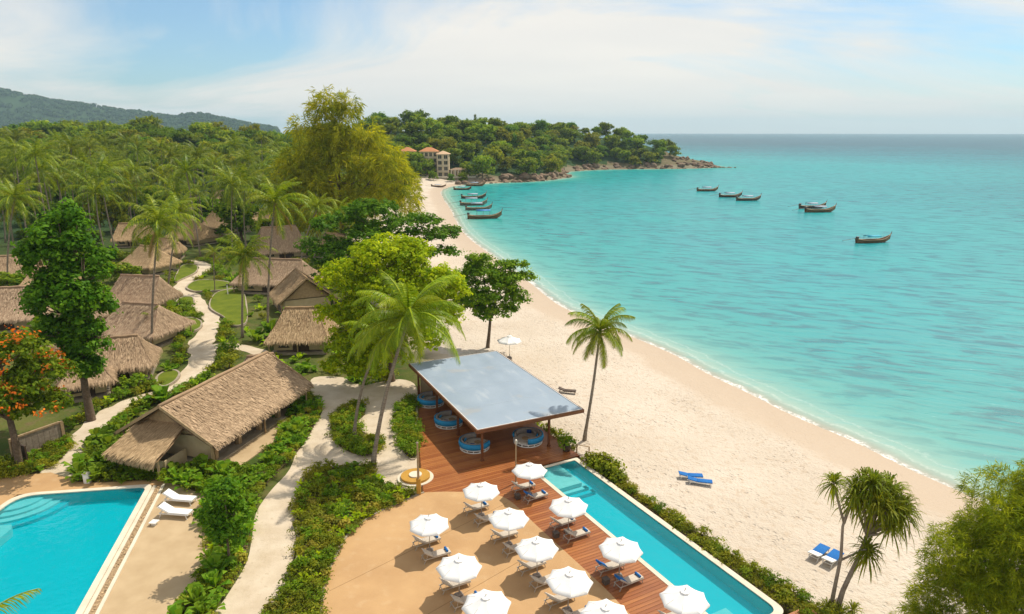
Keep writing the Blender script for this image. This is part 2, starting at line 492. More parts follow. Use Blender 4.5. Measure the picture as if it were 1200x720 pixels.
def seamat():
    t = NT('sea_water')
    v = t.coord('Object')
    d = t.attr('off')
    vs_ = t.coord('Object', (.0045, .013, 1), (0, 0, math.radians(20)))
    big = t.noise(vs_, 1.0, 5, .55)
    # colour follows the depth of the water over the sand
    dd = t.math('MULTIPLY', d, t.math('ADD', 1.1, t.math('MULTIPLY', big, 1.9)))
    lg = t.math('DIVIDE', t.math('LOGARITHM', t.math('ADD', dd, 1.0), math.e), 8.3, True)
    col = t.ramp(lg, [(0.0, (.52, .46, .35)), (.12, (.42, .48, .37)), (.25, (.25, .45, .36)), (.37, (.060, .375, .325)), (.47, (.004, .315, .302)), (.58, (.006, .335, .338)),
                      (.70, (.022, .330, .335)), (.82, (.020, .180, .215)), (.95, (.020, .068, .110))])
    pat = t.ramp(t.noise(t.coord('Object', (.022, .05, 1), (0, 0, math.radians(22))), 1.0, 6, .6), [(.42, 0.0), (.68, 1.0)])
    col = t.mix(t.math('MULTIPLY', pat, t.ramp(lg, [(.36, 0.0), (.6, .45)])), col, (.030, .24, .29))
    # ripples
    w1 = t.noise(t.coord('Object', (.16, .50, 1), (0, 0, math.radians(24))), 1.0, 4, .6, .4)
    w2 = t.noise(t.coord('Object', (.55, 1.4, 1), (0, 0, math.radians(32))), 1.0, 4, .55)
    h = t.math('ADD', w1, t.math('MULTIPLY', w2, .14))
    calm = t.ramp(lg, [(.1, .12), (.45, 1.0)])
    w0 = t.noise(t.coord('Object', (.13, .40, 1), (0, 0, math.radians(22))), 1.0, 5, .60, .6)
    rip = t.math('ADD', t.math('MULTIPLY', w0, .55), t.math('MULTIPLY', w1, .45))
    # ripple shading put into the colour: deeper green blue between crests, brighter on them
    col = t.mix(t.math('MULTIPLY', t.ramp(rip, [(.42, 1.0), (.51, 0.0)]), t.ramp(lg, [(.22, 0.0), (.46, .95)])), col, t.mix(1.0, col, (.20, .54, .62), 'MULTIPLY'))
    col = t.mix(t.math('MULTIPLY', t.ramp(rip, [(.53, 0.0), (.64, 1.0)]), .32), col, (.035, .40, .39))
    bn = t.node('ShaderNodeBump'); bn.inputs['Distance'].default_value = .22
    t.link(h, bn.inputs['Height']); t.link(calm, bn.inputs['Strength'])
    # foam along the edge
    fn = t.math('ADD', d, t.math('MULTIPLY', t.math('SUBTRACT', t.noise(v, .35, 6, .65), .5), 3.2))
    foam = t.ramp(t.math('DIVIDE', fn, 6.0, True), [(.0, 1.0), (.08, .9), (.14, .12), (.30, .0), (.36, .30), (.42, .04), (.62, .0), (.68, .22), (.74, .0)])
    foam = t.math('MULTIPLY', foam, t.ramp(t.noise(v, 2.6, 6, .75), [(.36, 0.12), (.56, 1.0)]))
    col = t.mix(foam, col, (.82, .80, .76))
    df = t.node('ShaderNodeBsdfDiffuse'); t.link(col, df.inputs['Color']); t.link(bn.outputs[0], df.inputs['Normal'])
    gl = t.node('ShaderNodeBsdfGlossy'); gl.inputs['Roughness'].default_value = .15; t.link(bn.outputs[0], gl.inputs['Normal'])
    fr = t.node('ShaderNodeFresnel'); fr.inputs['IOR'].default_value = 1.33
    k = t.math('MULTIPLY', t.math('MINIMUM', t.math('MAXIMUM', t.math('MULTIPLY', t.math('SUBTRACT', fr.outputs[0], .135), 1.05), 0.0), .32), t.math('SUBTRACT', 1.0, t.math('MULTIPLY', foam, .9)))
    mxs = t.node('ShaderNodeMixShader'); t.link(k, mxs.inputs[0]); t.link(df.outputs[0], mxs.inputs[1]); t.link(gl.outputs[0], mxs.inputs[2])
    # the last hand's breadth of water is clear over the sand
    tr = t.node('ShaderNodeBsdfTransparent')
    op = t.math('MAXIMUM', t.ramp(t.math('DIVIDE', d, 2.2, True), [(.0, .55), (1.0, 1.0)]), foam)
    m2 = t.node('ShaderNodeMixShader'); t.link(op, m2.inputs[0]); t.link(tr.outputs[0], m2.inputs[1]); t.link(mxs.outputs[0], m2.inputs[2])
    return t.done(m2.outputs[0])
SEA = seamat()

def poolwater():
    t = NT('pool_water')
    v = t.coord('Object')
    h = t.math('ADD', t.noise(v, 1.1, 4), t.math('MULTIPLY', t.noise(v, 3.2, 3), .3))
    bn = t.bump(h, .34, .3)
    tr = t.node('ShaderNodeBsdfTransparent'); tr.inputs['Color'].default_value = (.58, .96, .99, 1)
    gl = t.node('ShaderNodeBsdfGlossy'); gl.inputs['Roughness'].default_value = .03; t.link(bn, gl.inputs['Normal'])
    fr = t.node('ShaderNodeFresnel'); fr.inputs['IOR'].default_value = 1.33; t.link(bn, fr.inputs['Normal'])
    df = t.node('ShaderNodeBsdfDiffuse'); df.inputs['Color'].default_value = (.0, .46, .55, 1)
    body = t.node('ShaderNodeMixShader'); body.inputs[0].default_value = .24; t.link(tr.outputs[0], body.inputs[1]); t.link(df.outputs[0], body.inputs[2])
    mxs = t.node('ShaderNodeMixShader'); t.link(fr.outputs[0], mxs.inputs[0]); t.link(body.outputs[0], mxs.inputs[1]); t.link(gl.outputs[0], mxs.inputs[2])
    return t.done(mxs.outputs[0])
POOLW = poolwater()

# ------------------------------------------------------------------ terrain, beach and sea
def catmull(pts, k=5):
    out = []
    n = len(pts)
    for i in range(n - 1):
        p0, p1, p2, p3 = (np.array(pts[max(i - 1, 0)], float), np.array(pts[i], float), np.array(pts[i + 1], float), np.array(pts[min(i + 2, n - 1)], float))
        for j in range(k):
            t = j / k
            out.append(.5 * ((2 * p1) + (-p0 + p2) * t + (2 * p0 - 5 * p1 + 4 * p2 - p3) * t * t + (-p0 + 3 * p1 - 3 * p2 + p3) * t ** 3))
    out.append(np.array(pts[-1], float))
    return [tuple(q) for q in out]
SHORE = catmull([(90, -300), (78, -60), (64, -5), (52, 25), (42.3, 50.2), (40.1, 55), (37.7, 59.7), (35.5, 65.3), (31.9, 71.9), (29.3, 78.4), (26, 86), (23.2, 94.3), (18.8, 102.8),
                 (13.2, 112.9), (8.1, 125), (3.4, 144), (-2.1, 163.6), (-6.9, 182), (-12.9, 204.8), (-18.4, 233.8), (-26.1, 287.5), (-33.4, 333), (-38.8, 378),
                 (-33.8, 415), (-10, 440), (12, 452), (32.2, 480), (40, 500), (38, 530), (46, 568), (80.1, 600), (110, 606), (140.3, 612), (166, 620), (184, 634), (187, 652), (176, 686),
                 (150, 740), (60, 830), (-60, 950), (-420, 1500), (-1350, 4200), (-3000, 9500)], 5)
SHA = np.array(SHORE)
LANDPOLY = np.array(SHORE + [(-12000, 9500), (-12000, -300)])
def signed_shore(x, y):
    x = np.asarray(x, float); y = np.asarray(y, float)
    best = np.full(x.shape, 1e18)
    for (ax, ay), (bx, by) in zip(SHA[:-1], SHA[1:]):
        dx, dy = bx - ax, by - ay
        t = np.clip(((x - ax) * dx + (y - ay) * dy) / (dx * dx + dy * dy + 1e-9), 0, 1)
        best = np.minimum(best, (x - ax - t * dx) ** 2 + (y - ay - t * dy) ** 2)
    ins = np.zeros(x.shape, bool)
    n = len(LANDPOLY)
    for i in range(n):
        ax, ay = LANDPOLY[i]; bx, by = LANDPOLY[(i + 1) % n]
        if ay == by: continue
        c = ((ay > y) != (by > y)) & (x < (bx - ax) * (y - ay) / (by - ay) + ax)
        ins ^= c
    return np.where(ins, 1, -1) * np.sqrt(best)
def sstep(a, b, x):
    t = np.clip((x - a) / (b - a), 0, 1)
    return t * t * (3 - 2 * t)
_vn = np.random.default_rng(3).random((256, 256))
def vnoise(x, y):
    xi = np.floor(x).astype(int); yi = np.floor(y).astype(int)
    fx, fy = x - xi, y - yi
    fx = fx * fx * (3 - 2 * fx); fy = fy * fy * (3 - 2 * fy)
    g = lambda i, j: _vn[i % 256, j % 256]
    return (g(xi, yi) * (1 - fx) + g(xi + 1, yi) * fx) * (1 - fy) + (g(xi, yi + 1) * (1 - fx) + g(xi + 1, yi + 1) * fx) * fy
def rocky_at(x, y):
    return sstep(425, 445, y + .25 * x) * sstep(-45, -20, x)
RIDGE_PX = [-400, 0, 30, 75, 110, 150, 185, 230, 262, 285, 315, 380]
RIDGE_H = [250, 259, 243, 200, 173, 142, 120, 96, 106, 92, 60, 20]
LP = [P(*q) for q in ((180, 569.5), (20, 581))] + [Vector((-40.6, 28, 0)), Vector((-24.6, 28, 0))]     # left pool outer corners, far right first
def inquad(x, y, q, e):
    """inside the convex polygon q (either winding) grown by e"""
    n = len(q); ar = sum(q[i].x * q[(i + 1) % n].y - q[(i + 1) % n].x * q[i].y for i in range(n))
    s = 1 if ar > 0 else -1
    r = np.ones(np.shape(x), bool)
    for i in range(n):
        a, b = q[i], q[(i + 1) % n]
        dx, dy = b.x - a.x, b.y - a.y; L = math.hypot(dx, dy)
        r &= s * (dx * (y - a.y) - dy * (x - a.x)) / L > -e
    return r
PU1 = 23.6
RP = [D(0, -4.9), D(0, 0), D(PU1, 0), D(PU1, -4.9)]
def height(x, y, d=None, pits=False):
    x = np.asarray(x, float); y = np.asarray(y, float)
    if d is None: d = signed_shore(x, y)
    rk = rocky_at(x, y)
    sea = SEA_Z - np.clip(-d * .045, 0, 7)
    beach = np.interp(d, [0, 7, 24, 34], [SEA_Z, SEA_Z + .55, -.55, 0])
    rocky = np.interp(d, [0, 4, 14, 40], [SEA_Z, .3, 3.5, 6])
    z = np.where(d < 0, sea, beach * (1 - rk) + rocky * rk)
    xa = np.maximum(x + 250, 0); ya = np.where(y < 500, (y - 500) / 125, (y - 500) / 700)
    hill = 18 * np.exp(-(xa / 120) ** 2 - ya ** 2)
    hill = hill + 27 * np.exp(-((x + 75) / 75) ** 2 - ((y - 555) / 85) ** 2)
    hill = hill + 13 * np.exp(-((x - 5) / 55) ** 2 - ((y - 600) / 75) ** 2)
    hill = hill + 19 * np.exp(-((x - 62) / 62) ** 2 - ((y - 690) / 70) ** 2)
    hill = hill + 6 * np.exp(-((x - 135) / 40) ** 2 - ((y - 665) / 40) ** 2)
    far = np.interp(x / np.maximum(y, 1) * 780 + 600, RIDGE_PX, RIDGE_H) * np.exp(-((y - 3600) / 520) ** 2)
    hill = hill + far * (y > 1500) * (1 + .25 * (vnoise(x / 160, y / 160) - .5))
    z = z + hill * sstep(8, 60, d)
    z = z + np.where(d > 36, .8 * (vnoise(x / 25, y / 25) - .5) * sstep(150, 300, y), 0)
    z = z + np.where((d > 2) & (d < 30), .22 * (vnoise(x / 7, y / 7) - .5) + .10 * (vnoise(x / 2.2, y / 2.2) - .5), 0) * (1 - rk)
    if pits:
        pit = inquad(x, y, LP, .6) | inquad(x, y, RP, .6)
        z = np.where(pit, -3.4, z)
    return z
def hz(x, y):
    return float(height(np.array([x]), np.array([y]))[0])

def polar(r0, r1, nr, a0, a1, na):
    r = r0 * (r1 / r0) ** (np.arange(nr) / (nr - 1))
    a = np.linspace(math.radians(a0), math.radians(a1), na)
    R, A = np.meshgrid(r, a, indexing='ij')
    return (R * np.sin(A)).ravel(), (R * np.cos(A)).ravel()
def grid_faces(nr, na):
    i, j = np.meshgrid(np.arange(nr - 1), np.arange(na - 1), indexing='ij')
    b = (i * na + j).ravel()
    return np.stack([b, b + 1, b + na + 1, b + na], 1)[:, ::-1]
def sheet(name, X, Y, Z, F, mat, attrs):
    used = np.unique(F)
    remap = np.full(len(X), -1); remap[used] = np.arange(len(used))
    F = remap[F]
    me = bpy.data.meshes.new(name)
    me.vertices.add(len(used))
    me.vertices.foreach_set('co', np.stack([X[used], Y[used], Z[used]], 1).astype(np.float32).ravel())
    me.loops.add(F.size); me.loops.foreach_set('vertex_index', F.astype(np.int32).ravel())
    me.polygons.add(len(F)); me.polygons.foreach_set('loop_start', np.arange(0, F.size, 4, dtype=np.int32))
    me.polygons.foreach_set('use_smooth', np.ones(len(F), bool))
    for k, a in attrs.items():
        at = me.attributes.new(k, 'FLOAT', 'POINT'); at.data.foreach_set('value', a[used].astype(np.float32))
    me.materials.append(mat); me.update(calc_edges=True)
    return struct(obj(name, me))
NR, NA = 420, 400
gx, gy = polar(16, 8200, NR, -72, 72, NA)
gd = signed_shore(gx, gy)
gz = height(gx, gy, gd, True)
gf = grid_faces(NR, NA)
rock_a = rocky_at(gx, gy); far_a = sstep(150, 260, np.hypot(gx, gy))
BW = (31.0 + 2.0 * (vnoise(gx / 5, gy / 5) - .5)) * (1 - rock_a) + np.where((gx > 138) & (gy > 560), 60.0, 7.0) * rock_a
isb = (gd < BW)
fb = isb[gf].sum(1) >= 2
keep = gd[gf].max(1) > -900
sheet('ground', gx, gy, gz, gf[~fb & keep], GROUND, {'shore': gd, 'far': far_a})
sheet('beach', gx, gy, gz, gf[fb & keep], SAND, {'shore': gd, 'rocky': rock_a})
sx, sy = polar(25, 15000, 330, -72, 72, 330)
sd = signed_shore(sx, sy)
sf = grid_faces(330, 330)
sheet('sea', sx, sy, np.full(len(sx), SEA_Z), sf[sd[sf].min(1) < 1.5], SEA, {'off': np.maximum(-sd, 0)})

# ------------------------------------------------------------------ paths, lawns, beds
def sheetpoly(name, poly, z, mat, thick=.25):
    return struct(MB().prism([(p[0], p[1]) for p in poly], z - thick, z).build(name, mat))
def ribbon(name, pts, widths, z, mat):
    c = catmull([(p.x, p.y) for p in pts], 6)
    w = np.interp(np.linspace(0, 1, len(c)), np.linspace(0, 1, len(widths)), widths)
    l, r = [], []
    for i in range(len(c)):
        a, b = np.array(c[max(i - 1, 0)]), np.array(c[min(i + 1, len(c) - 1)])
        t = (b - a) / (np.linalg.norm(b - a) + 1e-9); n = np.array((-t[1], t[0]))
        jit = 1 + .12 * math.sin(i * 1.7) + .06 * math.sin(i * 4.1)
        l.append(np.array(c[i]) + n * w[i] / 2 * jit); r.append(np.array(c[i]) - n * w[i] / 2 * jit)
    mb = MB()
    n = len(c)
    mb.v = [(q[0], q[1], z) for q in l] + [(q[0], q[1], z) for q in r] + [(q[0], q[1], z - .2) for q in l] + [(q[0], q[1], z - .2) for q in r]
    for i in range(n - 1):
        mb.f += [(i, n + i, n + i + 1, i + 1), (i, i + 1, 2 * n + i + 1, 2 * n + i), (n + i + 1, n + i, 3 * n + i, 3 * n + i + 1)]
    struct(mb.build(name, mat))
    return [np.array(q) for q in c], w
def smooth_closed(pts, k=4):
    pts = [(p[0], p[1]) for p in pts]
    out = []
    n = len(pts)
    for i in range(n):
        p0, p1, p2, p3 = (np.array(pts[(i + o) % n], float) for o in (-1, 0, 1, 2))
        for j in range(k):
            t = j / k
            out.append(tuple(.5 * ((2 * p1) + (-p0 + p2) * t + (2 * p0 - 5 * p1 + 4 * p2 - p3) * t * t + (-p0 + 3 * p1 - 3 * p2 + p3) * t ** 3)))
    return out
main_path = smooth_closed([P(*q) for q in ((235, 745), (262, 705), (289, 660), (296, 625), (301, 600), (318, 575), (340, 550), (353, 515), (378, 482), (364, 458), (368, 443), (402, 443), (425, 452), (462, 445), (485, 450),
                                           (490, 470), (491, 520), (488, 560), (482, 583), (462, 580), (430, 548), (370, 550), (352, 575), (345, 610), (347, 640), (332, 690), (300, 745))])
sheetpoly('path', main_path, .05, PATH)
village_path, vp_w = ribbon('path', [P(*q) for q in ((58, 566), (80, 535), (104, 508), (125, 487), (160, 470), (195, 459), (222, 442), (238, 420), (236, 402), (246, 385), (247, 372), (234, 358), (224, 346), (210, 339), (222, 327), (240, 316), (236, 309), (218, 306))],
                            [3.2, 3.0, 2.7, 2.6, 2.6, 2.6, 2.9, 3.3, 3.4, 2.5, 2.4, 2.4, 2.5, 2.5, 2.4, 2.7, 2.4, 2.4], .04, PATH)
side_path, sp_w = ribbon('path', [P(*q) for q in ((242, 408), (262, 405), (285, 408), (310, 415))], [2.6, 2.2, 2.0, 2.0], .036, PATH)
PATHS = [(np.array(village_path), vp_w), (np.array(side_path), sp_w)]

def curb_bed(name, label, px, z, fill, group=None, curb=STONE, cw=.28):
    poly = smooth_closed([P(*q) for q in px], 4)
    c = np.mean(np.array(poly), 0)
    t = thing(name, label, 'lawn' if 'lawn' in name else 'planting bed', (c[0], c[1], 0), 0, group)
    loc = [(p[0] - c[0], p[1] - c[1]) for p in poly]
    inner = [(x * (1 - cw / (math.hypot(x, y) + 1e-6)), y * (1 - cw / (math.hypot(x, y) + 1e-6))) for x, y in loc]
    MB().prism(inner, -.1, z - .03).build('turf' if fill is LAWN else 'soil', fill, t)
    if curb:
        mb = MB(); n = len(loc)
        mb.v = [(p[0], p[1], -.1) for p in loc] + [(p[0], p[1], z) for p in loc] + [(p[0], p[1], z) for p in inner] + [(p[0], p[1], -.1) for p in inner]
        for i in range(n):
            j = (i + 1) % n
            mb.f += [(i, j, n + j, n + i), (n + i, n + j, 2 * n + j, 2 * n + i), (2 * n + i, 2 * n + j, 3 * n + j, 3 * n + i)]
        mb.build('curb', curb, t)
    return t, poly
LAWNS = [
    ('terraced lawn with a stone curb on the right bend of the winding path', ((245, 362), (252, 346), (268, 341), (284, 342), (290, 360), (288, 381), (268, 383), (263, 374))),
    ('narrow lawn with stone curb above the bend, before the palm grove', ((218, 338), (232, 330), (262, 331), (276, 336), (268, 341), (240, 343), (226, 343))),
    ('crescent lawn with stone curb left of the winding path, below the grey roofs', ((200, 392), (206, 378), (222, 374), (236, 378), (236, 386), (222, 392), (210, 397))),
    ('small lawn with curb beside the tall palm, left of the upper path', ((206, 356), (214, 350), (226, 350), (228, 358), (216, 362))),
    ('lawn strip at the top of the winding path beneath the far huts', ((207, 322), (215, 312), (230, 312), (231, 320), (215, 328), (205, 332))),
    ('round lawn beside the path behind the long thatched hall', ((182, 447), (190, 439), (205, 436), (212, 441), (205, 450), (190, 456))),
]
LAWN_POLYS = []
for lab, px in LAWNS:
    _, q = curb_bed('lawn_bed', lab, px, .34, LAWN, 'curbed lawns along the winding path')
    LAWN_POLYS.append(q)
BEDS = {
    'island': ('kidney shaped planting bed around the leaning palm trunk on the sand', ((387, 495), (400, 481), (424, 474), (428, 486), (415, 500), (444, 518), (446, 530), (420, 535), (392, 520)), .16),
    'deckside': ('narrow planting bed along the left edge of the wooden deck', ((466, 478), (484, 470), (488, 490), (489, 536), (474, 534), (464, 505)), .16),
    'curve': ('large planting bed between the sandy path and the curved tan terrace', ((347, 580), (368, 552), (400, 549), (432, 549), (456, 572), (489, 580), (478, 588), (444, 603), (414, 623), (393, 652), (381, 682), (371, 730), (305, 745), (333, 694), (349, 645), (345, 612)), .2),
    'strip': ('long planting bed between the pool terrace and the sandy path', ((376, 474), (366, 505), (345, 535), (318, 562), (298, 590), (294, 620), (286, 660), (262, 700), (236, 740), (196, 740), (226, 690), (244, 650), (238, 610), (250, 580), (294, 572), (312, 540), (330, 505), (350, 468)), .2),
    'hall': ('planting bed of broad leaved plants around the gable of the thatched hall', ((92, 566), (96, 540), (118, 512), (138, 500), (150, 520), (146, 545), (190, 556), (230, 548), (262, 553), (296, 556), (290, 572), (240, 580), (188, 566)), .15),
    'gate': ('low planting bed before the timber screen on the left', ((0, 562), (0, 546), (30, 540), (60, 522), (80, 516), (84, 526), (66, 545), (40, 556)), .15),
}
BEDPOLY = {}
for k, (lab, px, z) in BEDS.items():
    _, BEDPOLY[k] = curb_bed('planting_bed', lab, px, z, SOIL, None, STONE if k in ('curve', 'deckside') else None, .18)
hedge_uv = [(.9, .45), (1.2, 1.5), (4, 1.9), (7, 1.1), (12, 1.5), (18, 1.7), (25, 2.4), (33, 3.2), (33, .9), (23.4, .40)]
hp = [D(u, v) for u, v in hedge_uv]
_c = D(13, 1)
_t = thing('planting_bed', 'sandy planting strip between the long lap pool and the beach', 'planting bed', _c)
MB().prism([(p.x - _c.x, p.y - _c.y) for p in hp], -1.2, -.12).build('soil', SOIL, _t)
BEDPOLY['poolside'] = [(p.x, p.y) for p in hp]

# ------------------------------------------------------------------ tan terrace, wooden deck
TCURVE = [(28, -8.8), (19, -8.8), (16.3, -8.7), (11.4, -8.8), (7.6, -8.9), (4.9, -8.9), (3.4, -9.05), (2.4, -9.5), (1.4, -10.4), (.6, -11.8), (-.2, -13.2), (-.8, -14.6)]
TLEFT = [(-.8, -14.6), (-.5, -16), (.3, -18.7), (1.6, -21.2), (4.2, -23.1), (6.7, -24.5), (9.9, -25.6), (16, -27.5), (28, -29)]
tuv = catmull(TCURVE, 4) + catmull(TLEFT, 4)[1:]
terrace = struct(MB().prism([tuple(D(u, v).xy) for u, v in tuv], -.3, .14).build('terrace', TERR))
edge = MB()
el = catmull(TLEFT, 4)
for a, b in zip(el[:-1], el[1:]):
    edge.bar(D(a[0], a[1], .10), D(b[0], b[1], .10), .14, .22)
edge.build('edging', STONE, terrace)
JOINT = simple('mortar_joint', (.34, .21, .10), (.28, .17, .08), 3, .9, .1)
for (u0, v0, u1, v1) in ((8.0, -24.6, 3.9, -9.3), (15.0, -27.0, 10.3, -9.1), (22.0, -27.8, 17.2, -9.1)):
    a, b = D(u0, v0, .142), D(u1, v1, .142)
    MB().bar(a, b, .045, .006).build('joint', JOINT, terrace)
deck = struct(obj('deck', None, None, D(0, -8, 0)))
DK_R = [(-24.2, -6.0), (-19.8, -7.8), (-9.7, -11.7), (-.8, -14.7)]
tcr = sorted(catmull(TCURVE, 4))
pi_ = 0
u = -24.0
PW = .30
while u < 29.5:
    if u < -.8: v0 = float(np.interp(u, [q[0] for q in DK_R], [q[1] for q in DK_R]))
    else: v0 = float(np.interp(u, [q[0] for q in tcr], [q[1] for q in tcr])) - .12
    v1 = .45 if u < -PW else (-4.92 if u < PU1 else 1.5)
    segs = [(v0, v1)]
    L = v1 - v0
    m = MB().box((0, 0, 0), (L, PW - .022, .06)).mesh('plank', DECKW)
    o = obj('plank', m, deck, D(u + PW / 2, (v0 + v1) / 2, .09) - deck.location, DROT)
    u += PW
# joists and fascia under the boards
mj = MB()
for v in (-13.5, -11, -8.6, -6.4, -2.6, .2):
    u0 = float(np.interp(v, [-14.7, -11.7, -7.8, -6.0], [-.8, -9.7, -19.8, -24.0])) + .2
    mj.bar(D(u0, v, -.02), D(-.5, v, -.02), .1, .15)
mj.build('joists', WOOD_DARK, None).parent = None
jo = bpy.data.objects['joists']; jo.parent = deck; jo.matrix_parent_inverse = Matrix.Translation(-deck.location)
fa = MB()
fa.bar(D(-24, .48, -.14), D(-.3, .48, -.14), .05, .48)
for a, b in zip(DK_R[:-1], DK_R[1:]):
    fa.bar(D(a[0], a[1] - .03, -.05), D(b[0], b[1] - .03, -.05), .05, .30)
fo = fa.build('fascia', WOOD_RED, deck); fo.matrix_parent_inverse = Matrix.Translation(-deck.location)

# ------------------------------------------------------------------ swimming pools
def offset_poly(q, e):
    """inset a convex polygon by e (towards its centre)"""
    n = len(q); ar = sum(q[i][0] * q[(i + 1) % n][1] - q[(i + 1) % n][0] * q[i][1] for i in range(n))
    s = 1 if ar > 0 else -1
    out = []
    for i in range(n):
        p0, p1, p2 = (np.array(q[(i + k) % n][:2], float) for k in (-1, 0, 1))
        d1 = (p1 - p0) / np.linalg.norm(p1 - p0); d2 = (p2 - p1) / np.linalg.norm(p2 - p1)
        n1 = s * np.array((-d1[1], d1[0])); n2 = s * np.array((-d2[1], d2[0]))
        b = n1 + n2; b = b / np.linalg.norm(b)
        out.append(tuple(p1 + b * e / max(.3, b.dot(n1))))
    return out
def round_poly(q, rad, k=6):
    out = []
    n = len(q)
    for i in range(n):
        p0, p1, p2 = (np.array(q[(i + o) % n][:2], float) for o in (-1, 0, 1))
        r = rad[i] if hasattr(rad, '__len__') else rad
        a = p1 + (p0 - p1) / np.linalg.norm(p0 - p1) * r; b = p1 + (p2 - p1) / np.linalg.norm(p2 - p1) * r
        for j in range(k + 1):
            t = j / k
            out.append(tuple((1 - t) ** 2 * a + 2 * t * (1 - t) * p1 + t * t * b))
    return out
def ring(mb, outer, inner, z0, z1):
    n = len(outer)
    mb_v = [(p[0], p[1], z0) for p in outer] + [(p[0], p[1], z1) for p in outer] + [(p[0], p[1], z1) for p in inner] + [(p[0], p[1], z0) for p in inner]
    fs = []
    for i in range(n):
        j = (i + 1) % n
        fs += [(i, j, n + j, n + i), (n + i, n + j, 2 * n + j, 2 * n + i), (2 * n + i, 2 * n + j, 3 * n + j, 3 * n + i), (3 * n + i, 3 * n + j, j, i)]
    mb.add(mb_v, fs)
    return mb
def basin(mb, inner, z0, z1):
    n = len(inner)
    mb.add([(p[0], p[1], z0) for p in inner] + [(p[0], p[1], z1) for p in inner], [tuple(range(n))] + [(i, (i + 1) % n, n + (i + 1) % n, n + i) for i in range(n)])
    return mb

SHELF = simple('pool_shelf', (.72, .74, .66), (.62, .66, .60), .8, .6, .3)
# long lap pool beside the deck
c = D(11.8, -2.45)
pool = thing('swimming_pool', 'long narrow turquoise lap pool between the wooden deck and the beach', 'pool', c)
rel = lambda q: [(p[0] - c.x, p[1] - c.y) for p in q]
outer = round_poly(rel([D(0, -4.9), D(0, 0), D(PU1, 0), D(PU1, -4.9)]), [.15, .15, .9, .5])
inner = round_poly(rel([D(.32, -4.55), D(.32, -.46), D(PU1 - .4, -.46), D(PU1 - .4, -4.55)]), [.15, .15, .8, .4])
ring(MB(), outer, inner, -1.6, .15).build('coping', COPING, pool)
basin(MB(), inner, -.85, .10).build('basin', POOL_TILE, pool)
MB().add([(p[0], p[1], .06) for p in inner], [tuple(range(len(inner)))[::-1]]).build('water', POOLW, pool)
def duv(mb, u0, u1, v0, v1, z0, z1):
    q = rel([D(u0, v0), D(u0, v1), D(u1, v1), D(u1, v0)])
    return mb.prism(q, z0, z1)
duv(MB(), .34, 3.9, -4.53, -2.1, -.84, .03).build('shelf', SHELF, pool)
duv(MB(), 3.92, 4.35, -4.53, -1.7, -.84, -.32).build('step', POOL_PALE, pool)
duv(MB(), .34, 4.35, -2.08, -1.65, -.84, -.32).build('step', POOL_PALE, pool)
duv(MB(), 4.37, 4.8, -4.53, -1.3, -.84, -.55).build('step', POOL_TILE, pool)
duv(MB(), .34, 4.8, -1.63, -1.25, -.84, -.55).build('step', POOL_TILE, pool)
duv(MB(), PU1 - 2.4, PU1 - .45, -4.53, -2.9, -.84, -.15).build('shelf', POOL_PALE, pool)

# big left pool with its terrace
lq = [(p.x, p.y) for p in LP]
c2 = np.mean(np.array(lq), 0)
rel2 = lambda q: [(p[0] - c2[0], p[1] - c2[1]) for p in q]
pool2 = thing('swimming_pool', 'wide turquoise pool with curved corner steps at lower left', 'pool', (c2[0], c2[1], 0))
LRAD = [.7, 1.6, .6, .6]
o2 = round_poly(rel2(lq), LRAD); i2 = round_poly(offset_poly(rel2(lq), .42), LRAD)
ring(MB(), o2, i2, -1.8, .20).build('coping', COPING, pool2)
basin(MB(), i2, -.85, .12).build('basin', POOL_TILE, pool2)
MB().add([(p[0], p[1], .07) for p in i2], [tuple(range(len(i2)))]).build('water', POOLW, pool2)
far_l = np.array(offset_poly(rel2(lq), .44)[1])
dr = np.array(rel2(lq)[0]) - np.array(rel2(lq)[1]); dr = dr / np.linalg.norm(dr)
dn = np.array(rel2(lq)[2]) - np.array(rel2(lq)[1]); dn = dn / np.linalg.norm(dn)
for k, (r, z) in enumerate(((3.3, -.56), (2.75, -.38), (2.2, -.21), (1.6, -.05))):
    q = [tuple(far_l)] + [tuple(far_l + (dr * math.sin(a) + dn * math.cos(a)) * r * 1.15) for a in np.linspace(0, math.pi / 2, 12)]
    MB().prism(q, -.84, z).build('step', POOL_PALE if k else POOL_TILE, pool2)
q = [tuple(far_l + dn * 3.9), tuple(far_l + dn * 3.9 + dr * 1.9), tuple(far_l + dn * 4.6 + dr * 2.3), tuple(far_l + dn * 19 + dr * 2.3), tuple(far_l + dn * 19)]
MB().prism(q, -.84, -.18).build('bench', POOL_PALE, pool2)
# pebble drain and outer kerb on its right side
a0, a1 = np.array(lq[0]), np.array(lq[3]); ad = (a1 - a0) / np.linalg.norm(a1 - a0); an = np.array((-ad[1], ad[0]))
if an[0] < 0: an = -an
def strip(name, mat, w0, w1, z, s0=.2):
    q = [a0 + ad * s0 + an * w0, a0 + ad * s0 + an * w1, a1 + an * w1, a1 + an * w0]
    MB().prism(rel2([tuple(k) for k in q]), -.3, z).build(name, mat, pool2)
strip('drain_edge', COPING, .03, .30, .12)
strip('pebble_bed', PEBBLE, .31, .74, .105)
strip('kerb', COPING, .75, .98, .19)
pm = MB().lathe([(0.0, -.03), (.06, -.01), (.05, .025), (0.0, .04)], 6).mesh('pebble', simple('pebble_stone', (.50, .36, .21), (.30, .20, .11), 3, .8, .2, objvar=.5))
LL = float(np.linalg.norm(a1 - a0))
for k in range(230):
    q = a0 + ad * random.uniform(.3, LL - 3) + an * random.uniform(.38, .68) - c2
    obj('pebble', pm, pool2, (q[0], q[1], .115), (random.uniform(-.3, .3), random.uniform(-.3, .3), random.uniform(0, 6)), (random.uniform(.7, 1.3), random.uniform(.7, 1.3), 1))
pt = [a0 + ad * -.6 + an * -.2] 
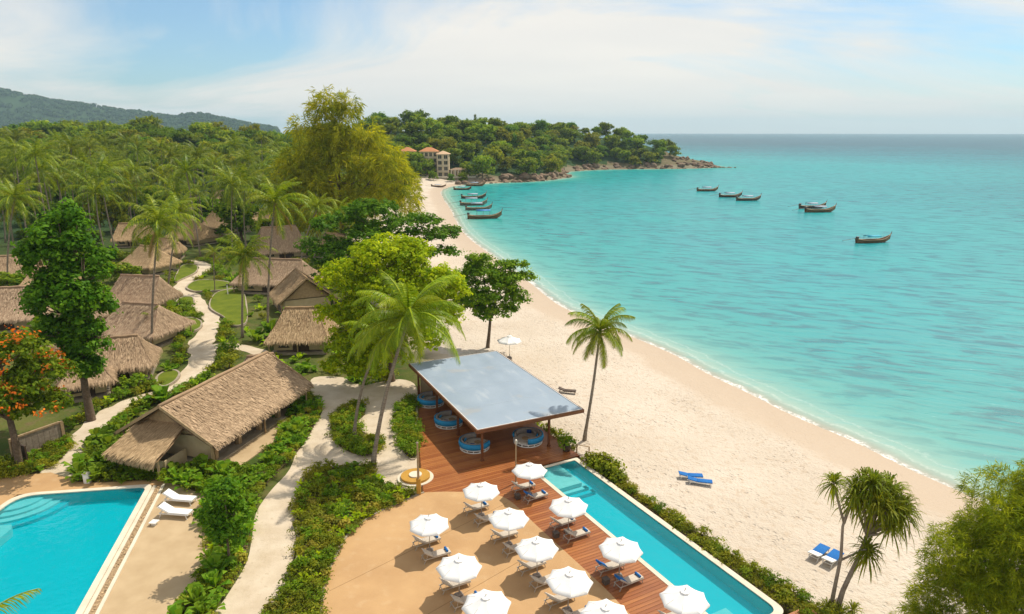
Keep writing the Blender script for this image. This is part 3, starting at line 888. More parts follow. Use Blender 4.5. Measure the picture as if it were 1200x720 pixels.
terr2 = [P(0, 563), P(30, 561), P(58, 556), P(90, 562), P(184, 563), P(240, 577), P(247, 612), P(246, 650), P(228, 690), P(196, 742)]
def ringed_terrace():
    # slab around the pool as four butted pieces
    o = [Vector((p[0], p[1], 0)) for p in lq]
    FRo, FLo, NLo, NRo = o
    right = [tuple((FRo + Vector((an[0], an[1], 0)) * .99).xy), tuple(P(188, 562).xy), tuple(P(240, 577).xy), tuple(P(247, 612).xy), tuple(P(246, 650).xy), tuple(P(228, 690).xy), tuple(P(196, 742).xy), tuple((NRo + Vector((an[0], an[1], 0)) * .99).xy)]
    back = [tuple(FLo.xy), tuple(FRo.xy), tuple((FRo + Vector((an[0], an[1], 0)) * .97).xy), tuple(P(187, 561).xy), tuple(P(92, 566).xy), tuple(P(60, 555).xy), tuple(P(0, 560).xy), (-52, 55), (-52, 50.5)]
    left = [tuple(FLo.xy), (-52, 50.4), (-52, 28), tuple(NLo.xy)]
    s = struct(obj('pool_terrace', None, None, (c2[0], c2[1], 0)))
    for q, m in ((right, TERR2), (back, TERR), (left, TERR)):
        MB().prism(rel2(q), -.3, .10).build('paving_slab', m, s)
TERR2 = simple('terrace_cream', (.50, .37, .22), (.42, .30, .17), .6, .8, .2, .15, 10)
ringed_terrace()

# ------------------------------------------------------------------ pavilion
pv = thing('pavilion', 'open beach pavilion with flat pale blue roof and red timber posts', 'pavilion', D(-12.5, -2.7, 0), DROT - math.radians(2.8))
# local frame of pv: x = v + 3, y = -(u + 12.5)
def pl(u, v, z): return (v + 3, -(u + 12.5), z)
UR0, UR1, VR0, VR1 = -22.6, -2.75, -8.45, 2.5
mb = MB(); cx, cy, cz = pl((UR0 + UR1) / 2, (VR0 + VR1) / 2, 3.42)
mb.box((cx, cy, cz), (VR1 - VR0 - .24, UR1 - UR0 - .24, .10)); mb.build('roof_panel', ROOFP, pv)
for nm, u0, v0, u1, v1 in (('fascia', UR1, VR0 - .06, UR1, VR1 + .06), ('fascia', UR0, VR0 - .06, UR0, VR1 + .06), ('fascia', UR0 + .06, VR0, UR1 - .06, VR0), ('fascia', UR0 + .06, VR1, UR1 - .06, VR1)):
    MB().bar(pl(u0, v0, 3.32), pl(u1, v1, 3.32), .12, .34).build(nm, WOOD_RED, pv)
trim = MB()
for u0, v0, u1, v1 in ((UR1 - .10, VR0 + .1, UR1 - .10, VR1 - .1), (UR0 + .10, VR0 + .1, UR0 + .10, VR1 - .1), (UR0 + .12, VR0 + .10, UR1 - .12, VR0 + .10), (UR0 + .12, VR1 - .10, UR1 - .12, VR1 - .10)):
    trim.bar(pl(u0, v0, 3.50), pl(u1, v1, 3.50), .07, .05)
trim.build('roof_trim', WHITE_PAINT, pv)
seam = MB()
for k in range(1, 4):
    uu = UR0 + (UR1 - UR0) * k / 4
    seam.bar(pl(uu, VR0 + .2, 3.474), pl(uu, VR1 - .2, 3.474), .05, .012)
seam.build('roof_seams', simple('seam', (.40, .46, .52), (.36, .42, .48), 2, .5), pv)
ceil = MB(); ceil.box((cx, cy, 3.33), (VR1 - VR0 - .2, UR1 - UR0 - .2, .06)); ceil.build('ceiling', WOOD_RED, pv)
for u in (-3.3, -9.3, -15.4, -21.6):
    for v in (-7.75, -.9):
        m = MB(); m.box(pl(u, v, 1.66), (.19, .19, 3.1)); m.box(pl(u, v, .21), (.26, .26, .2))
        m.build('post', WOOD_RED, pv)
    MB().bar(pl(u, VR0 + .3, 3.2), pl(u, VR1 - .3, 3.2), .12, .2).build('beam', WOOD_RED, pv)
for v in (-7.75, -.9):
    MB().bar(pl(UR0 + .3, v, 3.02), pl(UR1 - .3, v, 3.02), .11, .16).build('beam', WOOD_RED, pv)
bw = MB(); bw.box(pl(-21.9, -3.6, 1.6), (7.6, .18, 3.0)); bw.build('back_wall', PLASTER, pv)
bw = MB(); bw.box(pl(-19.3, -1.2, .65), (5.0, .7, 1.06)); bw.build('bar_counter', WOOD_DARK, pv)
bw = MB(); bw.box(pl(-19.3, -1.2, 1.22), (5.3, .9, .07)); bw.build('bar_top', WOOD_RED, pv)

def daybed(label, u, v, open_rz, R=1.42):
    t = thing('daybed', label, 'daybed', D(u, v, .12), open_rz, 'round blue daybeds under the pavilion roof')
    segs = 26; gap = math.radians(50)
    def arc(prof, name, mat):
        mb = MB(); n = len(prof); A = np.linspace(gap, 2 * math.pi - gap, segs)
        for a in A:
            for r, z in prof: mb.v.append((r * math.cos(a), r * math.sin(a), z))
        for i in range(segs - 1):
            for k in range(n):
                mb.f.append((i * n + k, i * n + (k + 1) % n, (i + 1) * n + (k + 1) % n, (i + 1) * n + k))
        mb.f += [tuple(range(n)), tuple((segs - 1) * n + k for k in range(n))[::-1]]
        return mb.build(name, mat, t, True)
    MB().lathe([(R - .12, .02), (R - .02, .04), (R - .02, .12), (R - .12, .12)], 28, close=True).build('plinth', WHITE_PAINT, t)
    for k in range(14):
        a = 2 * math.pi * k / 14
        MB().box(((R - .07) * math.cos(a), (R - .07) * math.sin(a), .20), (.07, .09, .16), a).build('slat', WHITE_PAINT, t)
    MB().lathe([(.01, .12), (R - .2, .13), (R - .22, .27), (.01, .27)], 24).build('underframe', WOOD_DARK, t)
    MB().lathe([(R - .14, .28), (R, .28), (R, .36), (R - .14, .36)], 28, close=True).build('rim', WHITE_PAINT, t)
    arc([(R - .06, .36), (R + .05, .40), (R + .10, .64), (R + .06, .88), (R - .04, .94), (R - .10, .6)], 'blue_band', BLUE_B)
    arc([(R - .34, .42), (R - .11, .42), (R - .11, .92), (R - .18, .98), (R - .30, .92)], 'back_cushion', CUSHION_G)
    MB().lathe([(.01, .28), (R - .14, .28), (R - .14, .42), (R - .24, .46), (.01, .47)], 24).build('mattress', CUSHION, t)
    MB().lathe([(.01, .46), (.32, .46), (.34, .53), (.01, .55)], 14, (0.35, 0, 0)).build('tray', WOOD_PALE, t)
    for k, (a, m) in enumerate(((2.3, BLUE_B), (3.1, CUSHION_G), (3.9, BLUE_D))):
        mb = MB(); mb.box((.92 * math.cos(a), .92 * math.sin(a), .68), (.16, .46, .40), a, 0, -.35)
        me = mb.build('pillow', m, t)
        bv = me.modifiers.new('soft', 'BEVEL'); bv.width = .07; bv.segments = 3
    return t
daybed('round blue daybed at the far end of the pavilion, left side', -18.3, -6.9, DROT + .2)
daybed('middle round blue daybed along the left side of the pavilion', -12.4, -7.35, DROT + .1)
daybed('round blue daybed beside the front left post of the pavilion', -6.3, -7.35, DROT + .15)
daybed('round blue daybed under the front right of the pavilion roof', -5.0, -2.3, DROT + math.radians(190))

# ------------------------------------------------------------------ parasols, loungers, towels
ORD = ['first', 'second', 'third', 'fourth', 'fifth']
def parasol_spec(R=1.46, zr=2.18, za=2.78, n=8):
    sp = []
    pts = [(R * math.cos(2 * math.pi * (k + .5) / n), R * math.sin(2 * math.pi * (k + .5) / n)) for k in range(n)]
    rv = .15
    for k in range(n):
        a, b = pts[k], pts[(k + 1) % n]
        zi = za - .08
        mb = MB()
        rows = 4
        for i in range(rows + 1):
            t = i / rows; s = rv + (1 - rv) * t
            z = zi + (zr - zi) * t - .05 * math.sin(math.pi * t)
            for j in range(5):
                w = j / 4
                sag = -.05 * math.sin(math.pi * w) * t
                x = (a[0] * (1 - w) + b[0] * w) * s * (1 - .035 * math.sin(math.pi * w) * t); y = (a[1] * (1 - w) + b[1] * w) * s * (1 - .035 * math.sin(math.pi * w) * t)
                mb.v.append((x, y, z + sag))
        for j in range(5):
            x, y, z = mb.v[rows * 5 + j]; mb.v.append((x, y, z - .10))
        for i in range(rows + 1):
            for j in range(4):
                mb.f.append((i * 5 + j, (i + 1) * 5 + j, (i + 1) * 5 + j + 1, i * 5 + j + 1))
        sp.append(('canopy_panel', mb.mesh('canopy_panel', WHITE_CLOTH, True)))
    for k in range(n):
        x, y = pts[k]
        sp.append(('rib', MB().bar((0.05 * x, .05 * y, za - .13), (x * .99, y * .99, zr - .02), .022, .03).mesh('rib', ALU)))
    mb = MB(); m = len(pts)
    mb.v = [(0, 0, za + .05)] + [(x * (rv + .05), y * (rv + .05), za - .055) for x, y in pts] + [(x * (rv + .05), y * (rv + .05), za - .10) for x, y in pts]
    mb.f = [(0, 1 + k, 1 + (k + 1) % m) for k in range(m)] + [(1 + k, 1 + m + k, 1 + m + (k + 1) % m, 1 + (k + 1) % m) for k in range(m)]
    sp.append(('top_vent', mb.mesh('top_vent', WHITE_CLOTH)))
    sp.append(('pole', MB().tube([(0, 0, .1), (0, 0, za + .02)], .028, 8).mesh('pole', ALU)))
    sp.append(('finial', MB().lathe([(.03, za + .03), (.035, za + .1), (.012, za + .2), (0, za + .22)], 8).mesh('finial', ALU)))
    b = MB().box((0, 0, .06), (.52, .52, .12)); b.box((0, 0, .16), (.40, .40, .08)); b.tube([(0, 0, .2), (0, 0, .5)], .045, 8)
    sp.append(('base', b.mesh('base', CUSHION_G)))
    return sp
PARASOL = parasol_spec()
def soft_box(c, d, r, ry=0.0, seg=2):
    bm = bmesh.new()
    bmesh.ops.create_cube(bm, size=1)
    bmesh.ops.scale(bm, vec=d, verts=bm.verts)
    bmesh.ops.bevel(bm, geom=bm.edges[:], offset=r, segments=seg, affect='EDGES', profile=.5)
    bmesh.ops.rotate(bm, cent=(0, 0, 0), matrix=Matrix.Rotation(ry, 3, 'Y'), verts=bm.verts)
    bmesh.ops.translate(bm, vec=c, verts=bm.verts)
    mb = MB(); bm.verts.ensure_lookup_table()
    mb.v = [tuple(v.co) for v in bm.verts]; mb.f = [tuple(v.index for v in f.verts) for f in bm.faces]
    bm.free()
    return mb
def lounger_spec(frame, cushion, back, pitch=math.radians(38), cw=.62):
    """lies along +x, head at -x"""
    sp = []
    fm = MB()
    for y in (-.32, .32):
        fm.bar((-.98, y, .30), (1.0, y, .30), .045, .05)
    for x in (-.96, -.3, .35, .98):
        fm.bar((x, -.30, .297), (x, .30, .297), .04, .04)
    sp.append(('frame', fm.mesh('frame', frame)))
    for x, y, dx in ((-.85, -.31, -.14), (-.85, .31, -.14), (.85, -.31, .08), (.85, .31, .08)):
        sp.append(('leg', MB().bar((x, y, .275), (x + dx, y, 0), .045, .04).mesh('leg', frame)))
    hx = -.30
    bx, bz = hx - math.cos(pitch) * .40, .37 + math.sin(pitch) * .40
    sp.append(('backrest', soft_box((bx, 0, bz), (.82, cw, .085), .03, pitch).mesh('backrest', back, True)))
    bf = MB()
    for y in (-.315, .315):
        bf.bar((hx, y, .325), (hx - math.cos(pitch) * .86, y, .325 + math.sin(pitch) * .86), .035, .035)
        bf.bar((hx - math.cos(pitch) * .55, y, .30 + math.sin(pitch) * .55), (-.80, y, .32), .025, .025)
    sp.append(('back_support', bf.mesh('back_support', frame)))
    sp.append(('cushion', soft_box((.36, 0, .365), (1.28, cw, .085), .03).mesh('cushion', cushion, True)))
    return sp
LOUNGER = lounger_spec(ALU, CUSHION, CUSHION)
LOUNGER_W = lounger_spec(WHITE_PAINT, WHITE_CLOTH, WHITE_CLOTH, math.radians(30))
LOUNGER_B = lounger_spec(WHITE_PAINT, BLUE, BLUE, math.radians(12))
LOUNGER_B2 = lounger_spec(WHITE_PAINT, BLUE, WHITE_CLOTH, math.radians(16), .78)
TOWEL = MB().tube([(0, -.26, 0), (0, -.25, 0), (0, .25, 0), (0, .26, 0)], [.05, .085, .085, .05], 10).mesh('rolled_towel', BLUE, True)
def spread_towel():
    mb = MB(); n = 9
    for i in range(n):
        t = i / (n - 1)
        x, z = (-.30 - math.cos(math.radians(38)) * .80 * t, .425 + math.sin(math.radians(38)) * .80 * t) if i < n - 2 else (-.30 - math.cos(math.radians(38)) * .86 - .015, .425 + .53 - .16 * (i - n + 2))
        for y in (-.30, 0, .30): mb.v.append((x, y, z + .012 + .012 * math.sin(3 * y + i)))
    for i in range(n - 1):
        for k in range(2): mb.f.append((i * 3 + k, (i + 1) * 3 + k, (i + 1) * 3 + k + 1, i * 3 + k + 1))
    return mb.mesh('draped_towel', BLUE, True)
DRAPED = spread_towel()
TABLE_TOP = soft_box((0, 0, .36), (.46, .46, .05), .015).mesh('table_top', RATTAN)
TABLE_BODY = MB().box((0, 0, .165), (.38, .38, .33)).mesh('table_body', RATTAN)

ROWS = {
    'deck': ('poolside deck row', [(3.6, -7.1), (9.7, -7.25), (15.8, -7.2), (21.7, -7.0)], .12),
    'middle': ('middle terrace row', [(4.7, -12.0), (9.1, -11.95), (13.2, -12.0), (17.0, -12.05), (20.6, -11.9)], .144),
    'left': ('leftmost terrace row', [(7.1, -17.25), (12.5, -17.4), (16.6, -17.4)], .144),
}
SURF = {'deck': 'red wooden deck', 'middle': 'tan terrace', 'left': 'tan terrace'}
for rk, (rn, spots, z) in ROWS.items():
    for i, (u, v) in enumerate(spots):
        o = ORD[i]
        yr = random.uniform(0, .6)
        t = thing('parasol', f'white octagonal parasol, {o} from the pavilion in the {rn}', 'parasol', D(u, v, z), yr, 'white parasols over the loungers')
        t.rotation_euler = (random.uniform(-.03, .03), random.uniform(-.03, .03), yr)
        parts(PARASOL, t)
        for side, du in (('pavilion', -.92), ('camera', .92)):
            wh = 'far side' if side == 'pavilion' else 'near side'
            ang = DROT + random.uniform(-.05, .05)
            lc = D(u + du, v + random.uniform(-.05, .15), z)
            t = thing('sun_lounger', f'beige cushioned lounger on the {wh} of the {o} parasol in the {rn}', 'lounger', lc, ang, 'beige loungers under the white parasols')
            parts(LOUNGER, t)
            if not (rk == 'middle' and i == 1 and side == 'pavilion'):
                ca, sa = math.cos(ang), math.sin(ang)
                tw = obj('rolled_towel', TOWEL, None, lc + Vector((.74 * ca, .74 * sa, .485)), ang)
                tag(tw, f'rolled blue towel, {wh} of {o} parasol, {rn}', 'towel', 'rolled blue towels')
            if rk == 'deck' and (i == 2 or (i == 0 and side == 'camera')) and side:
                tag(obj('draped_towel', DRAPED, None, lc, ang), f'blue towel draped over backrest, {wh} of {o} parasol, {rn}', 'towel', 'draped blue towels')
        if rk == 'deck':
            t = thing('side_table', f'small dark woven side table beside the {o} parasol in the {rn}', 'table', D(u + .1, v - 1.15, z), DROT, 'side tables on the wooden deck')
            obj('table_top', TABLE_TOP, t); obj('table_body', TABLE_BODY, t)
def lounger(spec, label, p, rz, group, sc=1.0):
    parts(spec, thing('sun_lounger', label, 'lounger', p, rz, group, sc))
g = 'white loungers beside the left pool'
lounger(LOUNGER_W, 'white lounger beside the left pool, the farther of the two', P(212, 589, .1), math.radians(-8), g, 1.2)
lounger(LOUNGER_W, 'white lounger beside the left pool, the nearer of the two', P(207, 605, .1), math.radians(-8), g, 1.2)
t = thing('side_table', 'low white side table beside the nearer white lounger by the left pool', 'table', P(181, 615, .1), math.radians(-8))
MB().box((0, 0, .25), (.55, .55, .05)).build('table_top', WHITE_PAINT, t); MB().box((0, 0, .115), (.3, .3, .22)).build('pedestal', WHITE_PAINT, t)
g = 'blue loungers on the open sand'
def on_sand(px, py, dz=0.0):
    z = -.7
    for _ in range(4):
        p = P(px, py, z); z = hz(p.x, p.y)
    return Vector((p.x, p.y, z + dz))
q = on_sand(815, 565)
lounger(LOUNGER_B, 'bright blue flat lounger on the sand, the farther of the left pair', q + Vector((-.25, .55, .02)), math.radians(-5), g)
lounger(LOUNGER_B, 'bright blue flat lounger on the sand, the nearer of the left pair', q + Vector((.30, -.45, .02)), math.radians(-12), g)
q = on_sand(967, 655)
lounger(LOUNGER_B2, 'blue and white lounger near the screwpine, the left of the right pair', q + Vector((-.32, .35, .04)), math.radians(42), g)
lounger(LOUNGER_B2, 'blue and white lounger near the screwpine, the right of the right pair', q + Vector((.36, -.34, .04)), math.radians(42), g)
q = on_sand(597, 420)
t = thing('parasol', 'lone white beach parasol under the round tree behind the pavilion', 'parasol', q, .2, None, 1.15)
parts(PARASOL, t)
q = on_sand(665, 461)
lounger(lounger_spec(WOOD_DARK, WOOD_DARK, WOOD_DARK, math.radians(20)), 'dark timber lounger standing on the sand behind the pavilion roof', q, math.radians(-10), None)

# ------------------------------------------------------------------ small deck things
t = thing('lamp_post', 'pale timber lamp post on the deck behind the first parasol', 'lamp post', D(1.4, -7.15, .12))
MB().tube([(0, 0, 0), (0, 0, 3.6)], [.07, .05], 10).build('post', WOOD_PALE, t)
MB().lathe([(.10, 3.6), (.13, 3.66), (.13, 3.92), (.09, 3.98), (.02, 4.02)], 10).build('lamp_head', ALU, t)
MB().lathe([(.16, 0), (.16, .05), (.08, .12)], 12).build('foot', ALU, t)
t = thing('shower_post', 'tall timber post with a thick ochre foot at the deck corner', 'post', P(491, 580, .05))
MB().box((0, 0, .75), (.34, .34, 1.5)).build('plinth', OCHRE, t)
MB().tube([(0, 0, 1.5), (0.02, 0, 4.6)], [.10, .07], 10).build('post', WOOD_PALE, t)
MB().lathe([(.10, 4.6), (.12, 4.66), (.03, 4.75)], 10).build('cap', WOOD_GREY, t)
t = thing('round_step', 'round ochre stepped platform at the corner of the deck', 'platform', P(487, 561, .04))
MB().lathe([(1.55, 0), (1.55, .14), (.01, .14)], 40).build('lower_tier', COPING, t)
MB().lathe([(1.25, .14), (1.25, .34), (.01, .34)], 40).build('middle_tier', OCHRE, t)
MB().lathe([(.55, .34), (.55, .44), (.01, .44)], 32).build('upper_tier', COPING, t)
# stairs and rail from the deck to the sand
sp = D(-.2, 1.6, -.5)
t = thing('beach_stairs', 'small timber stairs with handrails leading from the pool corner to the sand', 'stairs', sp, DROT)
for k in range(4):
    MB().box((-.9 + k * .42, 0, .42 - k * .2), (.40, 1.5, .06)).build('tread', WOOD_GREY, t)
for y in (-.8, .8):
    for x, z in ((-.95, .5), (.45, -.1)):
        MB().box((x, y, z + .35), (.09, .09, 1.1)).build('rail_post', WOOD_PALE, t)
    MB().bar((-.98, y, 1.36), (.5, y, .78), .06).build('handrail', WOOD_PALE, t)
    MB().bar((-1.05, y, .42), (.6, y, -.36), .06, .2).build('stringer', WOOD_GREY, t)
tag(MB().box((0, 0, 0), (.7, .5, .08), DROT).build('paving_stone', STONE), 'dark flat stone slab on the sand beside the pool coping', 'stone').location = D(3.2, .95, -.1)
t = thing('service_pedestal', 'small pale grey pedestal box at the far edge of the left pool', 'pedestal', P(103, 566, .1))
soft_box((0, 0, .42), (.5, .4, .84), .04).build('body', WHITE_PAINT, t); soft_box((0, 0, .88), (.58, .48, .08), .02).build('lid', ALU, t)
t = thing('timber_screen', 'weathered timber screen wall with a recessed panel under the flame tree', 'screen', P(47, 528, 0), math.radians(62))
for x in (-2.2, 2.2): MB().box((x, 0, 1.05), (.28, .28, 2.1)).build('post', WOOD_PALE, t)
MB().box((0, 0, 2.06), (4.1, .22, .16)).build('top_rail', WOOD_PALE, t)
MB().box((0, 0, .12), (4.1, .22, .24)).build('bottom_rail', WOOD_PALE, t)
for k in range(8): MB().box((-1.82 + k * .52, 0, 1.11), (.5, .09, 1.72)).build('plank', WOOD_GREY, t)
MB().box((-2.2, -1.2, .95), (.14, 2.2, 1.9)).build('side_panel', WOOD_DARK, t)
t = thing('path_light', 'slim white bollard light on the lawn beside the winding path', 'light', P(267, 345, .3))
MB().tube([(0, 0, 0), (0, 0, 1.7)], .10, 8).build('post', WHITE_PAINT, t); MB().lathe([(.15, 1.7), (.15, 1.85), (.02, 1.95)], 10).build('cap', METAL, t)

# ------------------------------------------------------------------ thatched buildings
def slope(mb, a, b, c, d, n, m, sag, jit, us=1.0):
    """a-b eave, d-c ridge (c above b); adds a subdivided sagging sheet with uv"""
    a, b, c, d = (Vector(q) for q in (a, b, c, d))
    if mb.uv is None: mb.uv = []
    o = len(mb.v)
    w = (b - a).length; h = ((d + c) / 2 - (a + b) / 2).length
    for i in range(m + 1):
        t = i / m
        l, r = a.lerp(d, t), b.lerp(c, t)
        for j in range(n + 1):
            s = j / n
            p = l.lerp(r, s)
            e = 1 if 0 < i < m and 0 < j < n else 0
            edge = random.uniform(-1, 1) * jit * 1.6 if i == 0 else 0
            mb.v.append((p.x, p.y, p.z - sag * math.sin(math.pi * t) + e * random.uniform(-jit, jit) + edge * .5))
            mb.uv.append((s * w, t * h))
    for i in range(m):
        for j in range(n):
            k = o + i * (n + 1) + j
            mb.f.append((k, k + 1, k + n + 2, k + n + 1))
def tufts(slopes, dens, seed, ln=.55, wd=.045):
    """loose straw lying on the slopes and hanging from the eaves"""
    rg = np.random.default_rng(seed); out = []
    for (a, b, c, d, sag) in slopes:
        a, b, c, d = (np.array(q, float) for q in (a, b, c, d))
        up = nrm((d + c) / 2 - (a + b) / 2); al = nrm(b - a); nn = nrm(np.cross(al, up))
        if nn[2] < 0: nn = -nn
        area = np.linalg.norm(b - a) * np.linalg.norm((d + c) / 2 - (a + b) / 2)
        n = int(area * dens); ne = int(np.linalg.norm(b - a) * dens * 1.1)
        s = rg.random(n + ne); t = np.concatenate([rg.random(n) * .97, np.zeros(ne)])
        Lp = a + (d - a) * t[:, None]; Rp = b + (c - b) * t[:, None]
        p = Lp + (Rp - Lp) * s[:, None]; p[:, 2] -= sag * np.sin(np.pi * t)
        p += nn * .03
        L = ln * rg.uniform(.5, 1.3, n + ne); tilt = rg.uniform(.02, .16, n + ne); tilt[n:] = rg.uniform(-.5, .05, ne)
        dirv = -up + nn * tilt[:, None] + al * rg.normal(0, .16, (n + ne, 1))
        dirv[n:, 2] -= .5
        dirv = nrm(dirv)
        W = al * (wd * rg.uniform(.6, 1.6, (n + ne, 1)))
        q0 = p - W; q1 = p + W; q2 = p + dirv * L[:, None] + W * .3; q3 = p + dirv * L[:, None] - W * .3
        out.append(np.stack([q0, q1, q2, q3], 1).reshape(-1, 3))
    return np.concatenate(out)
HUT_FOOT = []
def hut(label, loc, yaw, L, W, eave, ridge, hip=0.0, th=THATCH, st=STRAW, wall=PLASTER, wallh=None, seed=1, sag=.25, group='thatched villas along the winding path', open_front=False, dens=26):
    random.seed(seed)
    t = thing('thatched_hut', label, 'hut', (loc[0], loc[1], 0), yaw, group)
    HUT_FOOT.append((loc[0], loc[1], yaw, L / 2 + .3, W / 2 + .3))
    hl, hw = L / 2, W / 2
    r0, r1 = (-hl + hip, 0, ridge), (hl - hip, 0, ridge)
    A, B, C_, Dd = (-hl, -hw, eave), (hl, -hw, eave), (hl, hw, eave), (-hl, hw, eave)
    S = [(A, B, r1, r0, sag), (C_, Dd, r0, r1, sag)]
    if hip > .2: S += [(B, C_, r1, r1, sag * .7), (Dd, A, r0, r0, sag * .7)]
    for k, (a, b, c, d, sg) in enumerate(S):
        mb = MB(); slope(mb, a, b, c, d, max(6, int((Vector(b) - Vector(a)).length * 1.2)), 7, sg, .05)
        lo = [Vector(q) - Vector((0, 0, .28)) for q in (a, b, c, d)]
        slope(mb, lo[1], lo[0], lo[3], lo[2], 6, 4, sg, 0)
        mb.build('roof_slope', th, t, True)
    fr = npmesh('thatch_fringe', tufts(S, dens, seed), st)
    tag(obj('thatch_fringe', fr, t), kind='stuff')
    rc = MB(); n = 8
    rc.tube([Vector(r0).lerp(Vector(r1), i / n) + Vector((0, 0, .02 + .03 * math.sin(i * 2.1))) for i in range(n + 1)], .17, 7)
    rc.uv = [(i * .1, j * .1) for i in range(n + 1) for j in range(7)]
    rc.build('ridge_cap', th, t, True)
    wi = 1.0
    MB().box((0, 0, .12), (L - 1.1, W - 1.1, .36)).build('floor_slab', STONE, t)
    wl, ww = L - 2 * wi, W - 2 * wi
    ht = eave + .15
    MB().box((0, ww / 2, ht / 2 + .3), (wl, .16, ht - .6)).build('wall', wall, t)
    MB().box((-wl / 2, 0, ht / 2 + .3), (.16, ww - .17, ht - .6)).build('wall', wall, t)
    MB().box((wl / 2, 0, ht / 2 + .3), (.16, ww - .17, ht - .6)).build('wall', wall, t)
    if not open_front:
        MB().box((-wl * .31, -ww / 2, ht / 2 + .3), (wl * .38, .16, ht - .6)).build('wall', wall, t)
        MB().box((wl * .36, -ww / 2, ht / 2 + .3), (wl * .28, .16, ht - .6)).build('wall', wall, t)
        MB().box((wl * .05, -ww / 2 + .05, 1.3), (wl * .33, .05, 2.0)).build('door', WOOD_DARK, t)
        w = MB().box((-wl * .3, -ww / 2 - .1, 1.55), (1.3, .05, 1.0)).build('window', GLASS_D, t)
        MB().box((-wl * .3, -ww / 2 - .12, 1.0), (1.5, .10, .08)).build('sill', WOOD_DARK, w)
    for x in (-hl + .45, 0, hl - .45):
        for y in (-hw + .45, hw - .45):
            MB().tube([(x, y, 0), (x, y, eave + .1)], .10, 7).build('post', WOOD_PALE, t)
    if hip < .2:       # boarded gables and barge boards
        for s in (-1, 1):
            MB().add([(s * (hl - .9), -hw + .9, eave + .3), (s * (hl - .9), hw - .9, eave + .3), (s * (hl - .9), 0, ridge - .35)], [(0, 1, 2) if s > 0 else (2, 1, 0)]).build('gable', WOOD_PALE, t)
            for y in (-1, 1):
                MB().bar((s * (hl + .02), y * (hw - .02), eave - .05), (s * (hl + .02), 0, ridge - .03), .10, .26).build('barge_board', WOOD_PALE, t)
    return t
def hz0(px, py, z=3.6):
    p = P(px, py, z); return (p.x, p.y)
R_ = math.radians
# the long hall in front
ra, rb = P(187, 476, 5.6), P(312, 413, 5.6)
hall_c = (ra + rb) / 2; hall_yaw = math.atan2((rb - ra).y, (rb - ra).x)
hall = hut('long open thatched hall beside the sandy path, the nearest thatched roof', hall_c, hall_yaw, (rb - ra).length + .2, 10.4, 2.5, 5.6, 0, THATCH, STRAW, PLASTER, seed=11, sag=.18, group=None, open_front=True, dens=70)
HL, HW = ((rb - ra).length + .2) / 2, 5.2
# lean-to porch thatch at its near gable (local -x end)
pa, pb, pc, pd = (-HL - 3.3, -2.2, 2.35), (-HL - 2.6, 3.4, 2.3), (-HL + .9, 3.0, 3.75), (-HL + .9, -1.8, 3.75)
mb = MB(); slope(mb, pb, pa, pd, pc, 10, 6, .12, .06)
lo = [Vector(q) - Vector((0, 0, .25)) for q in (pa, pb, pc, pd)]
slope(mb, lo[0], lo[1], lo[2], lo[3], 6, 4, .12, 0)
lean = mb.build('porch_roof', THATCH_T, hall, True)
tag(obj('thatch_fringe', npmesh('thatch_fringe', tufts([(pb, pa, pd, pc, .12)], 110, 5, .8), STRAW_T), hall), kind='stuff')
for x, y in ((-HL - 2.7, -1.7), (-HL - 2.2, 2.9)): MB().tube([(x, y, 0), (x, y, 2.4)], .11, 8).build('post', WOOD_PALE, hall)
MB().box((-HL - 1.9, .6, .8), (.14, 4.2, 1.3)).build('porch_wall', PLASTER, hall)
MB().box((-HL - .6, -1.6, .8), (2.6, .14, 1.3)).build('porch_wall', PLASTER, hall)
MB().box((0, -HW + .2, .02), (HL * 2 - 1, 3.4, .16)).build('veranda', TERR2, hall)
for x in (-HL + 1.6, -HL + 4.9, -HL + 8.1, -HL + 11.3, HL - 1.0):
    MB().box((x, -HW + 1.25, 1.35), (.42, .42, 2.6)).build('pillar', WOOD_PALE, hall)
for k, x in enumerate((-HL + 3.2, -HL + 6.4, -HL + 9.6)):
    q = hall_c + Matrix.Rotation(hall_yaw, 3, 'Z') @ Vector((x, -HW + 2.5, 0)); q.z = .3
    tt = thing('massage_bed', f'{ORD[k]} low cushioned bed under the eave of the thatched hall from the gable', 'bed', q, hall_yaw, 'low beds under the hall eave')
    soft_box((0, 0, .28), (1.9, .8, .16), .05).build('mattress', CUSHION, tt); MB().box((0, 0, .1), (1.9, .8, .18)).build('bed_frame', BLUE_D, tt)
    soft_box((.7, 0, .42), (.36, .6, .12), .05).build('pillow', WHITE_CLOTH, tt)

